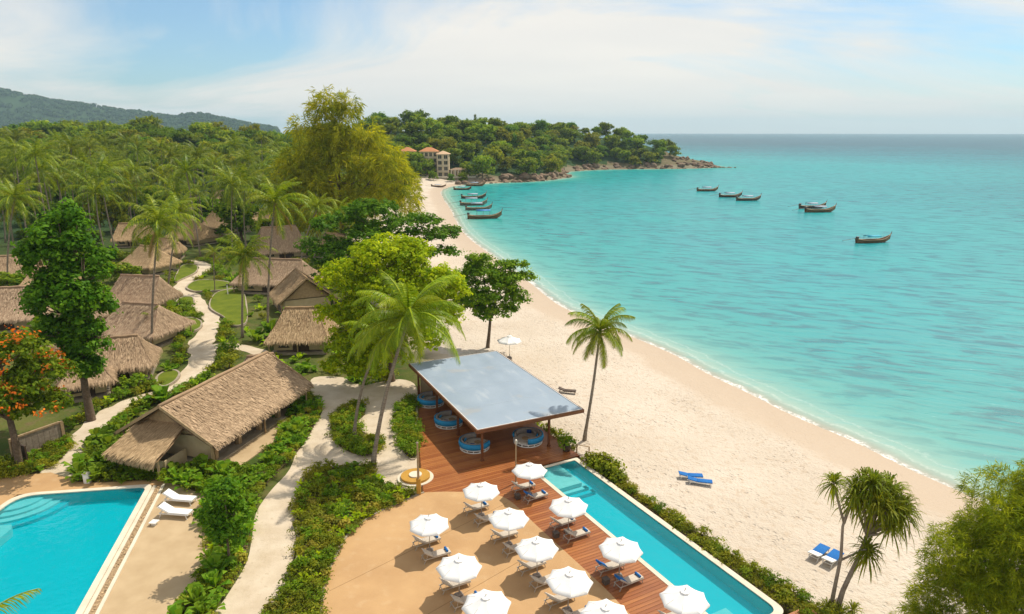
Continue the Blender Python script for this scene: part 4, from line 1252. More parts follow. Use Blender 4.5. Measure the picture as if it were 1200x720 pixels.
HUTS = [
    ('thatched hut with a short hipped roof just behind the big dark tree', (138, 408), 20, 8.2, 6.8, 2.5, 4.9, 1.8, THATCH, STRAW, 21),
    ('wide grey brown thatched hut in the middle of the left cluster', (166, 371), -12, 10.2, 8.0, 2.6, 5.4, 2.2, THATCH_G, STRAW_G, 22),
    ('grey thatched hut with upswept roof, uppermost of the left cluster', (166, 339), -8, 9.0, 7.5, 2.7, 5.8, 1.0, THATCH_G, STRAW_G, 23),
    ('grey thatched hut cut by the left edge above the orange flowers', (8, 356), 15, 11.0, 8.5, 2.7, 6.0, 2.6, THATCH_G, STRAW_G, 24),
    ('small thatched hut low at left between flame tree and dark tree', (98, 428), 30, 5.6, 4.6, 2.3, 3.9, 1.4, THATCH, STRAW, 25),
    ('tan thatched hut beside the upper bend of the winding path', (174, 300), -20, 9.0, 8.0, 2.6, 5.6, 2.4, THATCH_T, STRAW_T, 26),
    ('tan thatched hut half hidden behind the twin palms on the left', (157, 272), 10, 9.0, 7.5, 2.6, 5.8, 1.0, THATCH_T, STRAW_T, 27),
    ('tan hip roofed hut right of the twin palms above the path', (226, 270), -25, 11.0, 9.0, 2.7, 5.8, 2.6, THATCH_T, STRAW_T, 28),
    ('tan gabled hut in the far row, right of the hip roofed one', (266, 258), -35, 12.0, 9.0, 2.8, 6.4, .1, THATCH_T, STRAW_T, 29),
    ('grey thatched hut far back left beneath the slender palms', (234, 240), -20, 11.0, 9.0, 2.8, 6.2, 1.4, THATCH_G, STRAW_G, 30),
    ('brown thatched hut farthest back, right of two slim palm trunks', (268, 233), -15, 12.0, 9.0, 2.8, 6.6, .1, THATCH, STRAW, 31),
    ('small thatched hut at the left edge beside a tall palm trunk', (22, 309), 25, 7.0, 6.0, 2.6, 5.2, .1, THATCH, STRAW, 32),
    ('long grey roofed villa behind the tan gable, centre left', (326, 318), -8, 14.5, 8.6, 2.8, 5.8, 2.4, THATCH_G, STRAW_G, 33),
    ('tan gabled hut with pale barge boards facing the path', (354, 336), 118, 9.0, 8.6, 2.7, 5.8, .1, THATCH_T, STRAW_T, 34),
    ('tan thatched hut with hipped roof and yellow wall left of the lime tree', (354, 378), 4, 8.4, 7.2, 2.7, 5.6, 2.0, THATCH_T, STRAW_T, 35),
    ('curved grey thatched villa among the palms behind the long roof', (328, 284), 30, 12.0, 9.0, 2.8, 7.2, 2.0, THATCH_G, STRAW_G, 36),
    ('low thatched roof tucked between the hall and the hipped hut', (305, 416), 25, 4.6, 3.6, 2.2, 3.5, .8, THATCH_G, STRAW_G, 37),
    ('low thatched hut half hidden behind the orange flowering tree', (70, 398), 10, 6.5, 5.5, 2.4, 4.4, 1.5, THATCH, STRAW, 39),
    ('small tan hut squeezed between the two upper bends of the path', (196, 286), 15, 7.0, 6.0, 2.5, 4.8, 1.6, THATCH_T, STRAW_T, 40),
    ('brown thatched hut in the far row just left of the tan gabled one', (205, 252), -30, 9.0, 7.5, 2.7, 5.4, 1.6, THATCH, STRAW, 41),
    ('tan thatched hut in the far row right of the gabled one', (300, 252), 20, 9.0, 7.5, 2.7, 5.4, 1.4, THATCH_T, STRAW_T, 42),
    ('grey thatched hut left of the cluster, behind the tall dark tree', (112, 352), -25, 8.0, 6.5, 2.6, 5.0, 1.6, THATCH_G, STRAW_G, 43),
    ('tan thatched hut far left under the leaning palms', (58, 322), 10, 8.0, 7.0, 2.6, 5.0, 1.5, THATCH_T, STRAW_T, 44),
    ('pale thatched hut at far right of the village by the beach palms', (392, 283), -20, 8.0, 7.0, 2.7, 5.4, 1.6, THATCH_T, STRAW_T, 38),
]
for lab, px, yw, L, W, e, r, hp_, th, st, sd in HUTS:
    hut(lab, hz0(*px), R_(yw), L * 1.0, W * 1.1, 2.1, r * 1.02, hp_, th, st, PLASTER, seed=sd)

# ------------------------------------------------------------------ foliage builders
def leaf_quads(Cn, Nn, L, W, rg, fold=.18):
    n = len(Cn)
    t = nrm(np.cross(Nn, rg.normal(size=(n, 3))))
    b = np.cross(Nn, t)
    L = np.broadcast_to(np.asarray(L, float), (n,))[:, None]; W = np.broadcast_to(np.asarray(W, float), (n,))[:, None]
    q = np.stack([Cn - t * L / 2 - Nn * L * fold * .5, Cn + b * W / 2, Cn + t * L / 2 - Nn * L * fold, Cn - b * W / 2], 1)
    return q.reshape(-1, 3)
def crown_mesh(name, mat, lobes, nclump, per, leaf, seed, rc=.55, up=.45, low=-.55, aspect=.62, flat=.75, shell=(.72, 1.03), inner=.12):
    """lobes: (centre, radii); clumps of leaf sized faces sit on the lobes' surfaces, thinning inwards"""
    rg = np.random.default_rng(seed)
    wts = np.array([r[0] * r[1] + r[1] * r[2] + r[0] * r[2] for _, r in lobes]); wts = wts / wts.sum()
    Vs, Ts = [], []
    for (c, r), w in zip(lobes, wts):
        n = max(3, int(nclump * w))
        d = nrm(rg.normal(size=(n * 3, 3))); d = d[d[:, 2] > low][:n]; n = len(d)
        rr = np.where(rg.random(n) < inner, rg.uniform(.3, .8, n), rg.uniform(*shell, n))
        cc = np.array(c) + d * np.array(r) * rr[:, None]
        out = nrm(d / np.array(r))
        k = per
        cr = rc * rg.uniform(.6, 1.5, n)
        off = rg.normal(size=(n, k, 3)) * cr[:, None, None] * np.array((1, 1, flat)) * .6
        C_ = (cc[:, None, :] + off).reshape(-1, 3)
        o = np.repeat(out, k, 0)
        offn = nrm(off.reshape(-1, 3))
        N_ = nrm(o * .45 + offn * .5 + np.array((0, 0, up)) + rg.normal(size=(n * k, 3)) * .38)
        sz = leaf * rg.uniform(.65, 1.35, n * k)
        Vs.append(leaf_quads(C_, N_, sz, sz * aspect, rg))
        Ts.append(np.repeat(np.clip(.5 + rg.normal(0, .28, n), 0, 1), k * 4))
    return npmesh(name, np.concatenate(Vs), mat, np.concatenate(Ts))
def strand_mesh(name, mat, lobes, nclump, per, L, W, seed, rc=.6, droop=1.0, low=-.75, spread=.32):
    """casuarina: thin drooping sprays hanging from the ends of the twigs"""
    rg = np.random.default_rng(seed)
    wts = np.array([r[0] * r[1] + r[1] * r[2] + r[0] * r[2] for _, r in lobes]); wts = wts / wts.sum()
    Vs, Ts = [], []
    for (c, r), w in zip(lobes, wts):
        n = max(3, int(nclump * w))
        d = nrm(rg.normal(size=(n * 3, 3))); d = d[d[:, 2] > low][:n]; n = len(d)
        rr = rg.uniform(.45, 1.05, n) ** .6
        cc = np.array(c) + d * np.array(r) * rr[:, None]
        ax = nrm(d * np.array((1, 1, .4)) + rg.normal(size=(n, 3)) * .5)          # plume axis
        s = rg.uniform(0, 1, (n, per))
        base = cc[:, None, :] + ax[:, None, :] * (s[..., None] * rc * 2.2) + rg.normal(size=(n, per, 3)) * rc * .28
        base[..., 2] -= (s ** 2) * rc * 1.2 * droop
        base = base.reshape(-1, 3)
        a = np.repeat(ax, per, 0)
        dirv = nrm(a * .75 + np.array((0, 0, -.55 * droop)) + rg.normal(size=(n * per, 3)) * spread)
        ll = L * rg.uniform(.5, 1.3, n * per)[:, None]; side = nrm(np.cross(dirv, rg.normal(size=(n * per, 3)))) * (W * rg.uniform(.6, 1.4, n * per))[:, None]
        mid = base + dirv * ll * .5
        end = base + dirv * ll + np.array((0, 0, -1.0)) * ll * .22 * droop
        Vs.append(np.stack([base, mid + side, end, mid - side], 1).reshape(-1, 3))
        Ts.append(np.repeat(np.clip(.5 + rg.normal(0, .28, n), 0, 1), per * 4))
    return npmesh(name, np.concatenate(Vs), mat, np.concatenate(Ts))
def trunk_mesh(name, base, lobes, r0, mat=BARK, seed=0, fork=.55, seg=8, nl=None):
    rg = random.Random(seed)
    top = Vector((0, 0, 0))
    for c, r in lobes: top += Vector(c)
    top /= len(lobes)
    zmin = min(c[2] - r[2] for c, r in lobes)
    f = Vector((top.x * .4, top.y * .4, max(zmin + .3, top.z * fork)))
    mb = MB()
    m1 = f * .5 + Vector((rg.uniform(-.15, .15), rg.uniform(-.15, .15), 0)) * f.z * .15
    mb.tube([Vector((0, 0, -.5)), Vector((0, 0, .15)), m1, f], [r0 * 1.35, r0 * 1.1, r0 * .85, r0 * .72], seg)
    ls = sorted(lobes, key=lambda q: -q[1][0])[:nl or 9]
    for c, r in ls:
        e = Vector(c) + Vector((0, 0, r[2] * .35)); mid = f.lerp(e, .5) + Vector((rg.uniform(-.4, .4), rg.uniform(-.4, .4), rg.uniform(0, .6)))
        mb.tube([f - Vector((0, 0, .2)), mid, e], [r0 * .5, r0 * .33, r0 * .10], 6)
        for k in range(3):
            a = rg.uniform(0, 6.28); tip = Vector(c) + Vector((math.cos(a) * r[0], math.sin(a) * r[1], rg.uniform(-.2, .5) * r[2])) * .85
            mb.tube([mid.lerp(e, .4), (mid + tip) / 2 + Vector((0, 0, .3)), tip], [r0 * .22, r0 * .14, r0 * .04], 5)
    return mb.mesh(name, mat, True)
def sub(lobes, n, k, seed, low=-.35, keep=.8):
    """break big lobes into many small boughs lying on their surface"""
    r2 = np.random.default_rng(seed); out = []
    for c, r in lobes:
        d = nrm(r2.normal(size=(n * 4, 3))); d = d[d[:, 2] > low]
        sel = []
        for q in d:
            if all(np.linalg.norm(q - p) > 1.5 / math.sqrt(n) for p in sel): sel.append(q)
            if len(sel) >= n: break
        for q in sel:
            f = k * r2.uniform(.75, 1.3)
            out.append((tuple(np.array(c) + q * np.array(r) * keep), (r[0] * f, r[1] * f, max(r[2], .5 * r[0]) * f * .8)))
    return out
def tree(name, label, loc, lobes, crown, r0, group=None, seed=0, cat='tree', **kw):
    t = thing(name, label, cat, loc, 0, group)
    obj('trunk', trunk_mesh('trunk', None, lobes, r0, seed=seed, **kw), t)
    obj('crown', crown, t)
    return t

# ---- palm fronds
def frond_mesh(name, mat, L, elev, curl, nl=34, ll=.85, w=.05, seed=0, hang=.62):
    """a feather leaf growing from the origin along +x; elev start angle, curl total bend downwards"""
    rg = np.random.default_rng(seed)
    m = 12
    pts = [np.zeros(3)]; a = elev
    for i in range(m):
        a = elev - curl * ((i + 1) / m) ** 1.25
        pts.append(pts[-1] + np.array((math.cos(a), 0, math.sin(a))) * L / m)
    pts = np.array(pts)
    s = np.linspace(.10, .995, nl)
    pos = np.stack([np.interp(s * m, np.arange(m + 1), pts[:, k]) for k in range(3)], 1)
    tan = nrm(np.stack([np.interp(np.clip(s * m + .5, 0, m), np.arange(m + 1), pts[:, k]) - np.interp(np.clip(s * m - .5, 0, m), np.arange(m + 1), pts[:, k]) for k in range(3)], 1))
    V = []
    for sd in (-1, 1):
        side = np.array((0, sd, 0.0))
        prof = ll * (np.sin(np.pi * np.clip(s * .92 + .06, 0, 1)) ** .55) * rg.uniform(.85, 1.12, nl)
        d = nrm(side * .9 + tan * (.55 + .35 * s[:, None]) + np.array((0, 0, -1)) * (hang * rg.uniform(.5, 1.25, (nl, 1))))
        ww = tan * (w * rg.uniform(.8, 1.2, (nl, 1)))
        b0 = pos - ww; b1 = pos + ww
        mid = pos + d * prof[:, None] * .55
        end = pos + d * prof[:, None] + np.array((0, 0, -1)) * prof[:, None] * .30
        V.append(np.stack([b0, b1, mid + ww * .8, mid - ww * .8], 1).reshape(-1, 3))
        V.append(np.stack([mid - ww * .8, mid + ww * .8, end + ww * .12, end - ww * .12], 1).reshape(-1, 3))
    # rachis as a thin flat-sided strip
    for k in range(m):
        t0, t1 = k / m, (k + 1) / m
        r0, r1 = .075 * (1 - t0) + .02, .075 * (1 - t1) + .02
        V.append(np.array([pts[k] + (0, -r0, .02), pts[k] + (0, r0, .02), pts[k + 1] + (0, r1, .02), pts[k + 1] + (0, -r1, .02)]))
        V.append(np.array([pts[k] + (0, r0, -.03), pts[k] + (0, r0, .02), pts[k + 1] + (0, r1, .02), pts[k + 1] + (0, r1, -.03)]))
    V = np.concatenate(V)
    T = np.full(len(V), float(np.clip(.5 + rg.normal(0, .25), 0, 1))); T[-m * 8:] = 1.0
    return npmesh(name, V, mat, T)
def frond_set(mat, L, nl, ll, w, seed, dry=True):
    out = []
    for k, (e, c) in enumerate(((78, 55), (66, 75), (52, 95), (38, 100), (22, 100), (6, 85), (-14, 65), (-40, 40))):
        out.append(frond_mesh('frond', mat if k < 7 or not dry else L_DRY, L * (.82 if k == 0 else 1.0), R_(e), R_(c), nl, ll, w, seed + k))
    return out
FR_NEAR = frond_set(L_PALMB, 4.8, 50, .86, .032, 100)
FR_BEACH = frond_set(L_PALM, 3.9, 50, .85, .034, 120)
FR_MID = frond_set(L_PALM, 5.0, 26, .86, .060, 140)
L_PALMF = leafmat('leaf_palm_grove', (.060, .120, .006), (.270, .315, .022), trans=.34, rough=.40, spec=.15)
FR_FAR = frond_set(L_PALMF, 6.2, 22, 1.0, .085, 160)
NUT = MB().lathe([(0, -.16), (.10, -.12), (.14, 0), (.09, .13), (0, .17)], 7).mesh('coconut', simple('coconut_green', (.30, .24, .05), (.22, .14, .04), 4, .6), True)
def palm_layout(n, seed, levels=(0, 1, 1, 2, 2, 3, 3, 4, 4, 5, 5, 6)):
    rg = random.Random(seed); out = []
    for i in range(n):
        k = levels[min(len(levels) - 1, int(i / n * len(levels)))]
        out.append((k, i * 2.39996 + rg.uniform(-.25, .25), rg.uniform(-.12, .12), rg.uniform(.86, 1.1)))
    return out
def palm_crown(name, fr, n, seed, dead=2):
    """all fronds of a far palm in one crown mesh"""
    V, T = [], []
    lay = palm_layout(n, seed) + [(7, random.Random(seed + k).uniform(0, 6.28), 0, .8) for k in range(dead)]
    for k, az, roll, sc in lay:
        me = fr[k]; a = np.zeros(len(me.vertices) * 3, np.float32); me.vertices.foreach_get('co', a); a = a.reshape(-1, 3) * sc
        c, s = math.cos(az), math.sin(az)
        V.append(np.stack([a[:, 0] * c - a[:, 1] * s, a[:, 0] * s + a[:, 1] * c, a[:, 2]], 1)); tt = np.full(len(a), random.Random(seed * 31 + len(T)).uniform(.1, .9)); tt[-96:] = 1.0; T.append(tt)
    return npmesh(name, np.concatenate(V), L_PALMF, np.concatenate(T))
CROWNS = [palm_crown('crown', FR_FAR, 15 + k % 4, 300 + k) for k in range(9)]
def palm_trunk(base, top, r, sway, seed):
    rg = random.Random(seed); n = 13
    d = top; side = Vector((rg.uniform(-1, 1), rg.uniform(-1, 1), 0)) * sway
    pts, rad = [], []
    for i in range(n):
        t = i / (n - 1)
        pts.append(d * t + Vector((d.x, d.y, 0)) * (t * t - t) * .35 + side * math.sin(math.pi * t))
        rad.append(r * (1.55 if i == 0 else 1.12 if i == 1 else 1 - .38 * t) * (1 + .05 * (i % 2)))
    pts[0] = pts[0] - Vector((0, 0, .4))
    return MB().tube(pts, rad, 9).mesh('trunk', PALM_BARK, True)
def palm(label, base, top, fr=None, n=24, group=None, seed=0, r=.17, sway=.5, nuts=5, dead=2, crown=None, scale=1.0):
    t = thing('coconut_palm', label, 'palm', base, 0, group)
    top = Vector(top) - Vector(base)
    obj('trunk', palm_trunk(base, top, r, sway, seed), t)
    rg = random.Random(seed + 5)
    if crown is not None:
        obj('crown', crown, t, top, rg.uniform(0, 6.28), scale)
    else:
        for k, az, roll, sc in palm_layout(n, seed):
            obj('frond', fr[k], t, top + Vector((0, 0, .12 - .06 * k)), (roll, rg.uniform(-.1, .1), az), sc * scale)
        for k in range(dead):
            tag(obj('frond', fr[7], t, top + Vector((0, 0, -.3)), (0, 0, rg.uniform(0, 6.28)), .8 * scale), 'dry brown hanging frond')
        for k in range(nuts):
            a = rg.uniform(0, 6.28)
            obj('coconut', NUT, t, top + Vector((.28 * math.cos(a), .28 * math.sin(a), -.25 - .12 * (k % 2))))
    return t

# ------------------------------------------------------------------ the individual foreground trees
palm('big leaning coconut palm with bright fronds in front of the lime tree', (-12.4, 55.2, 0), (-9.2, 58.6, 12.9), FR_NEAR, 34, None, 41, .2, .35, 6, 1, scale=1.3)
palm('slender leaning coconut palm rising from the kidney shaped bed', (-15.4, 61.2, .1), (-12.3, 61.6, 10.2), FR_NEAR, 20, None, 43, .16, .3, 4, 1, scale=.9)
q = Vector((7.1, 61.9, -.5))
palm('lone coconut palm on the beach beside the pavilion roof', q, (8.25, 61.4, 10.9), FR_BEACH, 24, None, 46, .16, .25, 5, 2)
palm('palm fronds rising into the lower left corner over the pool', (-24.6, 24.4, 0), (-24.0, 24.3, 6.9), FR_NEAR, 20, None, 47, .17, .2, 0, 0, scale=.85)

def lb(*q): return [((x, y, z), (a, b, c)) for x, y, z, a, b, c in q]
# tall dark tree on the left
dark_l = lb((0, 0, 19.5, 3.0, 3.0, 3.2), (-2.4, -.5, 16.5, 3.0, 3.0, 2.8), (2.3, .5, 16.5, 2.9, 2.8, 2.8), (0, -1.5, 14, 3.8, 3.2, 2.6), (-3.1, .5, 12.5, 2.5, 2.5, 2.2), (3.0, -.5, 12.3, 2.6, 2.5, 2.3),
            (-1.8, -1.4, 9.6, 2.6, 2.4, 2.0), (2.0, -.8, 9.0, 2.4, 2.2, 2.0), (.2, -.6, 6.8, 1.9, 1.9, 1.6), (1.6, 0, 5.6, 1.3, 1.3, 1.0))
dark_l = [((c[0] * .74, c[1] * .8, c[2]), (r[0] * .76, r[1] * .85, r[2])) for c, r in dark_l]
tree('broadleaf_tree', 'tall dark green tree with a bare lower trunk at left', P(107, 493), dark_l, crown_mesh('crown', L_DARK, sub(dark_l, 10, .42, 1, -.5, .75), 1300, 20, .44, 51, rc=.42, up=.55), .42, seed=51, fork=.5)
# flame tree
flame_l = lb((0, 0, 10.3, 3.3, 3.0, 1.8), (-3.2, -.5, 9.0, 2.8, 2.6, 1.8), (2.9, .4, 8.6, 2.6, 2.6, 1.9), (.4, -1.6, 7.2, 3.2, 2.6, 1.6), (3.3, -.8, 6.2, 2.2, 2.0, 1.5), (-2.4, -1.0, 6.0, 2.4, 2.2, 1.5))
ft = tree('flame_tree', 'flame tree with clusters of orange blossom at the left edge', P(24, 547), flame_l, crown_mesh('crown', L_MID, sub(flame_l, 10, .42, 2, -.5, .75), 800, 18, .36, 52, rc=.38), .33, seed=52)
fl = lb((0, 0, 10.6, 3.3, 3.0, 1.9), (-3.0, -.5, 9.2, 2.8, 2.6, 1.9), (2.5, .2, 8.9, 2.6, 2.5, 1.9))
obj('blossom', crown_mesh('blossom', L_FLOWER, fl + flame_l[3:], 78, 20, .28, 53, rc=.42, low=-.05, up=.6, shell=(.98, 1.1), inner=0), ft)
# big casuarina behind the village
cas = lb((0, 0, 29, 5.5, 5.5, 8.5), (-6, 1, 25.5, 6.5, 6, 7.0), (6.5, 0, 23.5, 6.8, 6, 7.5), (-9, -1, 17, 7, 6, 7), (10.5, -1, 17.5, 7.5, 6.5, 7.5), (0, -3, 18, 9, 6, 8), (14, 0, 11.5, 5.5, 5, 6), (-12.5, 0, 10, 5, 5, 6), (2, -4, 9.5, 10, 5, 6), (-2.5, 0, 36, 2.4, 2.4, 3.6), (3.0, 0, 34.5, 2.4, 2.4, 3.0))
cb = P(402, 292)
tree('casuarina_tree', 'huge golden green feathery casuarina towering behind the village', (cb.x, cb.y, hz(cb.x, cb.y)), cas, strand_mesh('crown', L_CASU, sub(cas, 10, .33, 3, -.6), 2100, 16, 1.7, .10, 54, rc=.95, spread=.38, droop=.7), .8, seed=54, fork=.35)
cas2 = lb((0, 0, 11, 5.5, 5, 6.5), (4, -1, 8, 4.5, 4.5, 5), (-4, 0, 9, 4.5, 4.5, 5), (0, -2, 5, 5.5, 4.5, 4))
cb = P(472, 240)
tree('casuarina_tree', 'smaller golden casuarina at the far edge of the beach, below the villa', (cb.x - 4, cb.y + 8, hz(cb.x - 4, cb.y + 8)), cas2, strand_mesh('crown', L_CASU, sub(cas2, 9, .35, 4, -.6), 640, 15, 1.7, .13, 55, rc=.9, droop=.7), .5, seed=55)
# dark spreading tree with layered branches
lay = lb((0, 0, 15.5, 6.0, 5.0, 1.7), (-5, -1, 13.2, 5.0, 4.5, 1.6), (5.5, 0, 13.6, 5.5, 4.5, 1.4), (0, -3, 11.6, 6.5, 4.5, 1.8), (-8.5, -1, 9.6, 4.5, 4.0, 1.6), (9.8, 0, 11.2, 4.6, 3.4, 1.2), (-3, -4, 8.4, 6.5, 4.0, 1.8), (6.0, -3, 8.4, 5, 3.5, 1.5), (-7.5, -3, 5.6, 4.5, 3.5, 1.8), (13.4, -.5, 12.2, 2.2, 1.6, .7), (11.5, -3, 8.6, 3.4, 2.4, 1.0))
cb = P(443, 348)
tree('sea_almond_tree', 'wide dark green tree with layered branches between casuarina and lime tree', (cb.x, cb.y, 0), lay, crown_mesh('crown', L_DARK, sub(lay, 10, .40, 5, -.3, .78), 1500, 18, .5, 56, rc=.5, up=.75, low=-.4, flat=.6), .5, seed=56, fork=.45, nl=11)
# lime green tree
lime = lb((0, 0, 14.3, 4.2, 4.0, 3.2), (-3.8, -.5, 12.2, 3.6, 3.4, 3.0), (3.9, 0, 12.0, 3.9, 3.6, 3.0), (.3, -2.4, 11.0, 4.6, 3.4, 3.2), (-5.0, -1, 8.6, 3.0, 2.8, 2.6), (5.3, -.6, 8.6, 3.0, 3.0, 2.8), (-2.6, -2.6, 7.4, 3.4, 2.8, 2.6), (2.8, -2.6, 6.6, 3.6, 2.8, 2.6), (-4.4, -1.6, 4.8, 2.6, 2.4, 2.0), (0, -2.6, 4.6, 2.6, 2.2, 1.9), (-5.2, -2.2, 2.6, 2.2, 2.0, 1.7), (-2.2, -3.4, 2.6, 2.4, 2.0, 1.7), (6.6, .4, 11.0, 2.6, 2.4, 2.2), (2.5, .5, 15.2, 2.6, 2.4, 2.0))
cb = P(459, 447)
tree('broadleaf_tree', 'bright lime green rounded tree behind the big leaning palm', (cb.x, cb.y, 0), lime, crown_mesh('crown', L_LIME, sub(lime, 13, .46, 6, -.5, .72), 3700, 16, .36, 57, rc=.34, up=.5, inner=.04), .42, seed=57, nl=10)
# dark round tree on the beach
rnd = lb((0, 0, 11.0, 2.8, 2.8, 1.8), (-2.6, .2, 9.4, 2.6, 2.4, 1.7), (2.7, 0, 9.6, 2.6, 2.4, 1.5), (.2, -1.2, 8.0, 3.6, 2.8, 2.0), (3.6, -.3, 7.2, 2.0, 1.9, 1.6), (-2.8, -.8, 6.2, 2.2, 2.2, 1.6), (1.4, -1.4, 5.6, 2.8, 2.2, 1.5), (3.8, 0, 11.8, 1.7, 1.2, .6), (5.2, 0, 10.2, 1.5, 1.1, .5), (-1.0, 0, 12.8, 1.6, 1.2, .6))
q = on_sand(560, 407)
tree('broadleaf_tree', 'round dark green tree on the sand behind the pavilion roof', q + Vector((1.4, 0, 0)), rnd, crown_mesh('crown', L_MID, sub(rnd, 10, .47, 7, -.5, .72), 1050, 18, .38, 58, rc=.36, up=.55), .25, seed=58, nl=9, fork=.4)
q = on_sand(553, 406)
bush_l = lb((0, 0, .9, 1.5, 1.2, 1.0), (1.2, -.4, .6, 1.0, .9, .7))
# small tree by the left terrace
sm = lb((0, 0, 5.6, 1.15, 1.1, .9), (-.7, 0, 4.0, 1.0, .9, .9), (.75, -.1, 4.1, 1.05, .9, .9), (0, -.3, 3.1, 1.1, .9, .8), (.55, 0, 2.5, .75, .7, .6), (-.5, .1, 2.6, .7, .7, .6))
tree('broadleaf_tree', 'small round headed tree in the bed beside the left pool terrace', P(270, 664), sm, crown_mesh('crown', L_DARK, sm, 230, 17, .26, 59, rc=.30, up=.5), .11, seed=59)
# casuarina at the right edge
rc_l = lb((0, 0, 9.2, 2.4, 2.4, 2.6), (-2.0, 0, 6.6, 2.2, 2.2, 2.3), (2.2, 0, 7.4, 2.6, 2.4, 2.8), (-3.0, -.4, 4.2, 1.9, 1.9, 2.0), (0, -1.4, 5.4, 3.0, 2.4, 2.6), (2.5, -1, 4.0, 3.0, 2.4, 2.4), (-1.6, -1.6, 2.4, 2.2, 2.0, 1.5), (-3.9, 0, 2.2, 1.4, 1.4, 1.2), (1.0, .2, 11.3, 1.2, 1.2, 1.2))
tree('casuarina_tree', 'feathery olive green casuarina filling the lower right corner', (28.2, 33.6, hz(28.2, 33.6)), rc_l, strand_mesh('crown', L_CASU2, sub(rc_l, 12, .40, 8, -.6), 5600, 22, .38, .019, 60, rc=.26, spread=.6, droop=.45), .28, seed=60, nl=9, fork=.3)
# screwpine with strap leaf rosettes
def rosette(mb_list, c, n, L, W, seed, up=.35):
    rg = np.random.default_rng(seed)
    V = []
    for i in range(n):
        az = i * 2.39996; el = rg.uniform(-1.0, 1.25) if i > n * .35 else rg.uniform(.5, 1.4)
        d = np.array((math.cos(az) * math.cos(el), math.sin(az) * math.cos(el), math.sin(el)))
        side = nrm(np.cross(d, (0, 0, 1.0))) * W
        l = L * rg.uniform(.75, 1.2)
        p0 = np.array(c) + d * .06; p1 = p0 + d * l * .5 + np.array((0, 0, -.04)) * l; p2 = p0 + d * l * .82 + np.array((0, 0, -.24)) * l; p3 = p0 + d * l * .98 + np.array((0, 0, -.55)) * l
        for a, b, wa, wb in ((p0, p1, .8, 1.0), (p1, p2, 1.0, .75), (p2, p3, .75, .1)):
            V.append(np.array([a - side * wa, a + side * wa, b + side * wb, b - side * wb]))
    mb_list.append(np.concatenate(V))
q = Vector((20.6, 37.3, hz(20.6, 37.3)))
t = thing('screwpine', 'screwpine with spiky leaf heads on two leaning stems on the sand', 'tree', q, 0, None, (1.18, 1.18, 1.22))
heads = [((.2, .1, 6.9), 1.15), ((1.3, .4, 7.0), 1.25), ((2.3, .2, 6.4), 1.2), ((1.6, -.6, 6.2), 1.2), ((.9, -.2, 7.4), 1.1), ((2.5, -.4, 5.7), 1.1), ((2.9, .4, 5.5), 1.0), ((-.9, .2, 7.2), .85), ((.6, .6, 6.0), 1.0), ((1.7, -.9, 5.4), .9), ((.9, -.5, 3.9), .95), ((1.2, -.2, 3.4), .9)]
heads[:0] = [((.7, .3, 7.1), 1.2), ((1.9, .1, 6.9), 1.25), ((1.5, .5, 6.5), 1.2), ((2.2, -.5, 6.0), 1.2), ((1.0, -.7, 6.6), 1.15), ((.5, -.3, 6.4), 1.1), ((2.7, 0, 6.0), 1.1), ((1.2, 0, 6.0), 1.1)]
tm = MB()
tm.tube([(0, 0, -.4), (.25, 0, 1.2), (.75, 0, 2.9), (1.15, 0, 4.6)], [.17, .13, .11, .09], 8)
tm.tube([(-.25, .1, -.4), (-.15, .1, 1.5), (-.05, .1, 3.1), (-.15, .15, 4.8), (0, .15, 5.8)], [.13, .10, .085, .07, .06], 8)
for (x, y, z), s in heads[:-2]:
    if x < .3: tm.tube([(-.1, .15, 5.0), ((x - .1) / 2, y, (z + 5) / 2), (x, y, z)], [.07, .06, .05], 6)
    else: tm.tube([(1.1, 0, 4.4), ((x + 1.1) / 2, y * .6, (z + 4.4) / 2 - .1), (x, y, z)], [.08, .065, .05], 6)
for (x, y, z), s in heads[-2:]: tm.tube([(-.05, .1, 2.9) if x < 1 else (.8, 0, 3.0), (x * .6, y * .5, z - .35), (x, y, z)], [.07, .06, .05], 6)
for k in range(5): tm.tube([(0, 0, .7), (.35 * math.cos(k * 1.3), .35 * math.sin(k * 1.3), .1), (.5 * math.cos(k * 1.3), .5 * math.sin(k * 1.3), -.3)], [.04, .03, .03], 5)
tm.build('trunk', WOOD_GREY, t, True)
for i, (c_, s) in enumerate(heads):
    vv = []; rosette(vv, (0, 0, 0), 84, s, .034, 500 + i)
    obj('leaf_rosette', npmesh('leaf_rosette', vv[0], L_HEDGE, np.full(len(vv[0]), .3 + .05 * (i % 6))), t, c_)
ROS = []
for i in range(3):
    vv = []; rosette(vv, (0, 0, .25), 44, .85, .035, 540 + i); ROS.append(npmesh('leaf_rosette', vv[0], L_HEDGE, np.full(len(vv[0]), .4)))

# ------------------------------------------------------------------ palms of the village and the grove
g = 'palms standing in the village'
def vpalm(label, base_px, crown_px, n=22, seed=0, fr=FR_MID, sc=1.0, r=.17):
    sc *= 1.12
    b = P(*base_px); t_ = PY(crown_px[0], crown_px[1], b.y)
    palm(label, (b.x, b.y, 0), t_, fr, n, g, seed, r, .25, 3, 2, scale=sc)
vpalm('taller of the twin palms beside the grey thatched cluster', (178, 411), (186, 262), 24, 61)
vpalm('right hand palm of the twin pair, standing on the path side', (196, 350), (209, 250), 24, 62)
vpalm('tall palm at the left edge above the small gabled hut', (9, 338), (17, 232), 24, 63, sc=1.05)
vpalm('short palm with dense crown beside the bend of the path', (284, 396), (286, 300), 24, 64, sc=.9)
vpalm('tall thin palm rising between the gabled hut and the hipped hut', (314, 396), (322, 238), 24, 65)
vpalm('palm with a pale trunk before the dark layered tree', (352, 312), (372, 244), 22, 66)
vpalm('second palm before the dark layered tree, slightly right', (366, 308), (396, 252), 22, 67)
vpalm('small young palm at the foot of the grey thatched huts', (172, 402), (176, 374), 12, 68, sc=.5, r=.10)
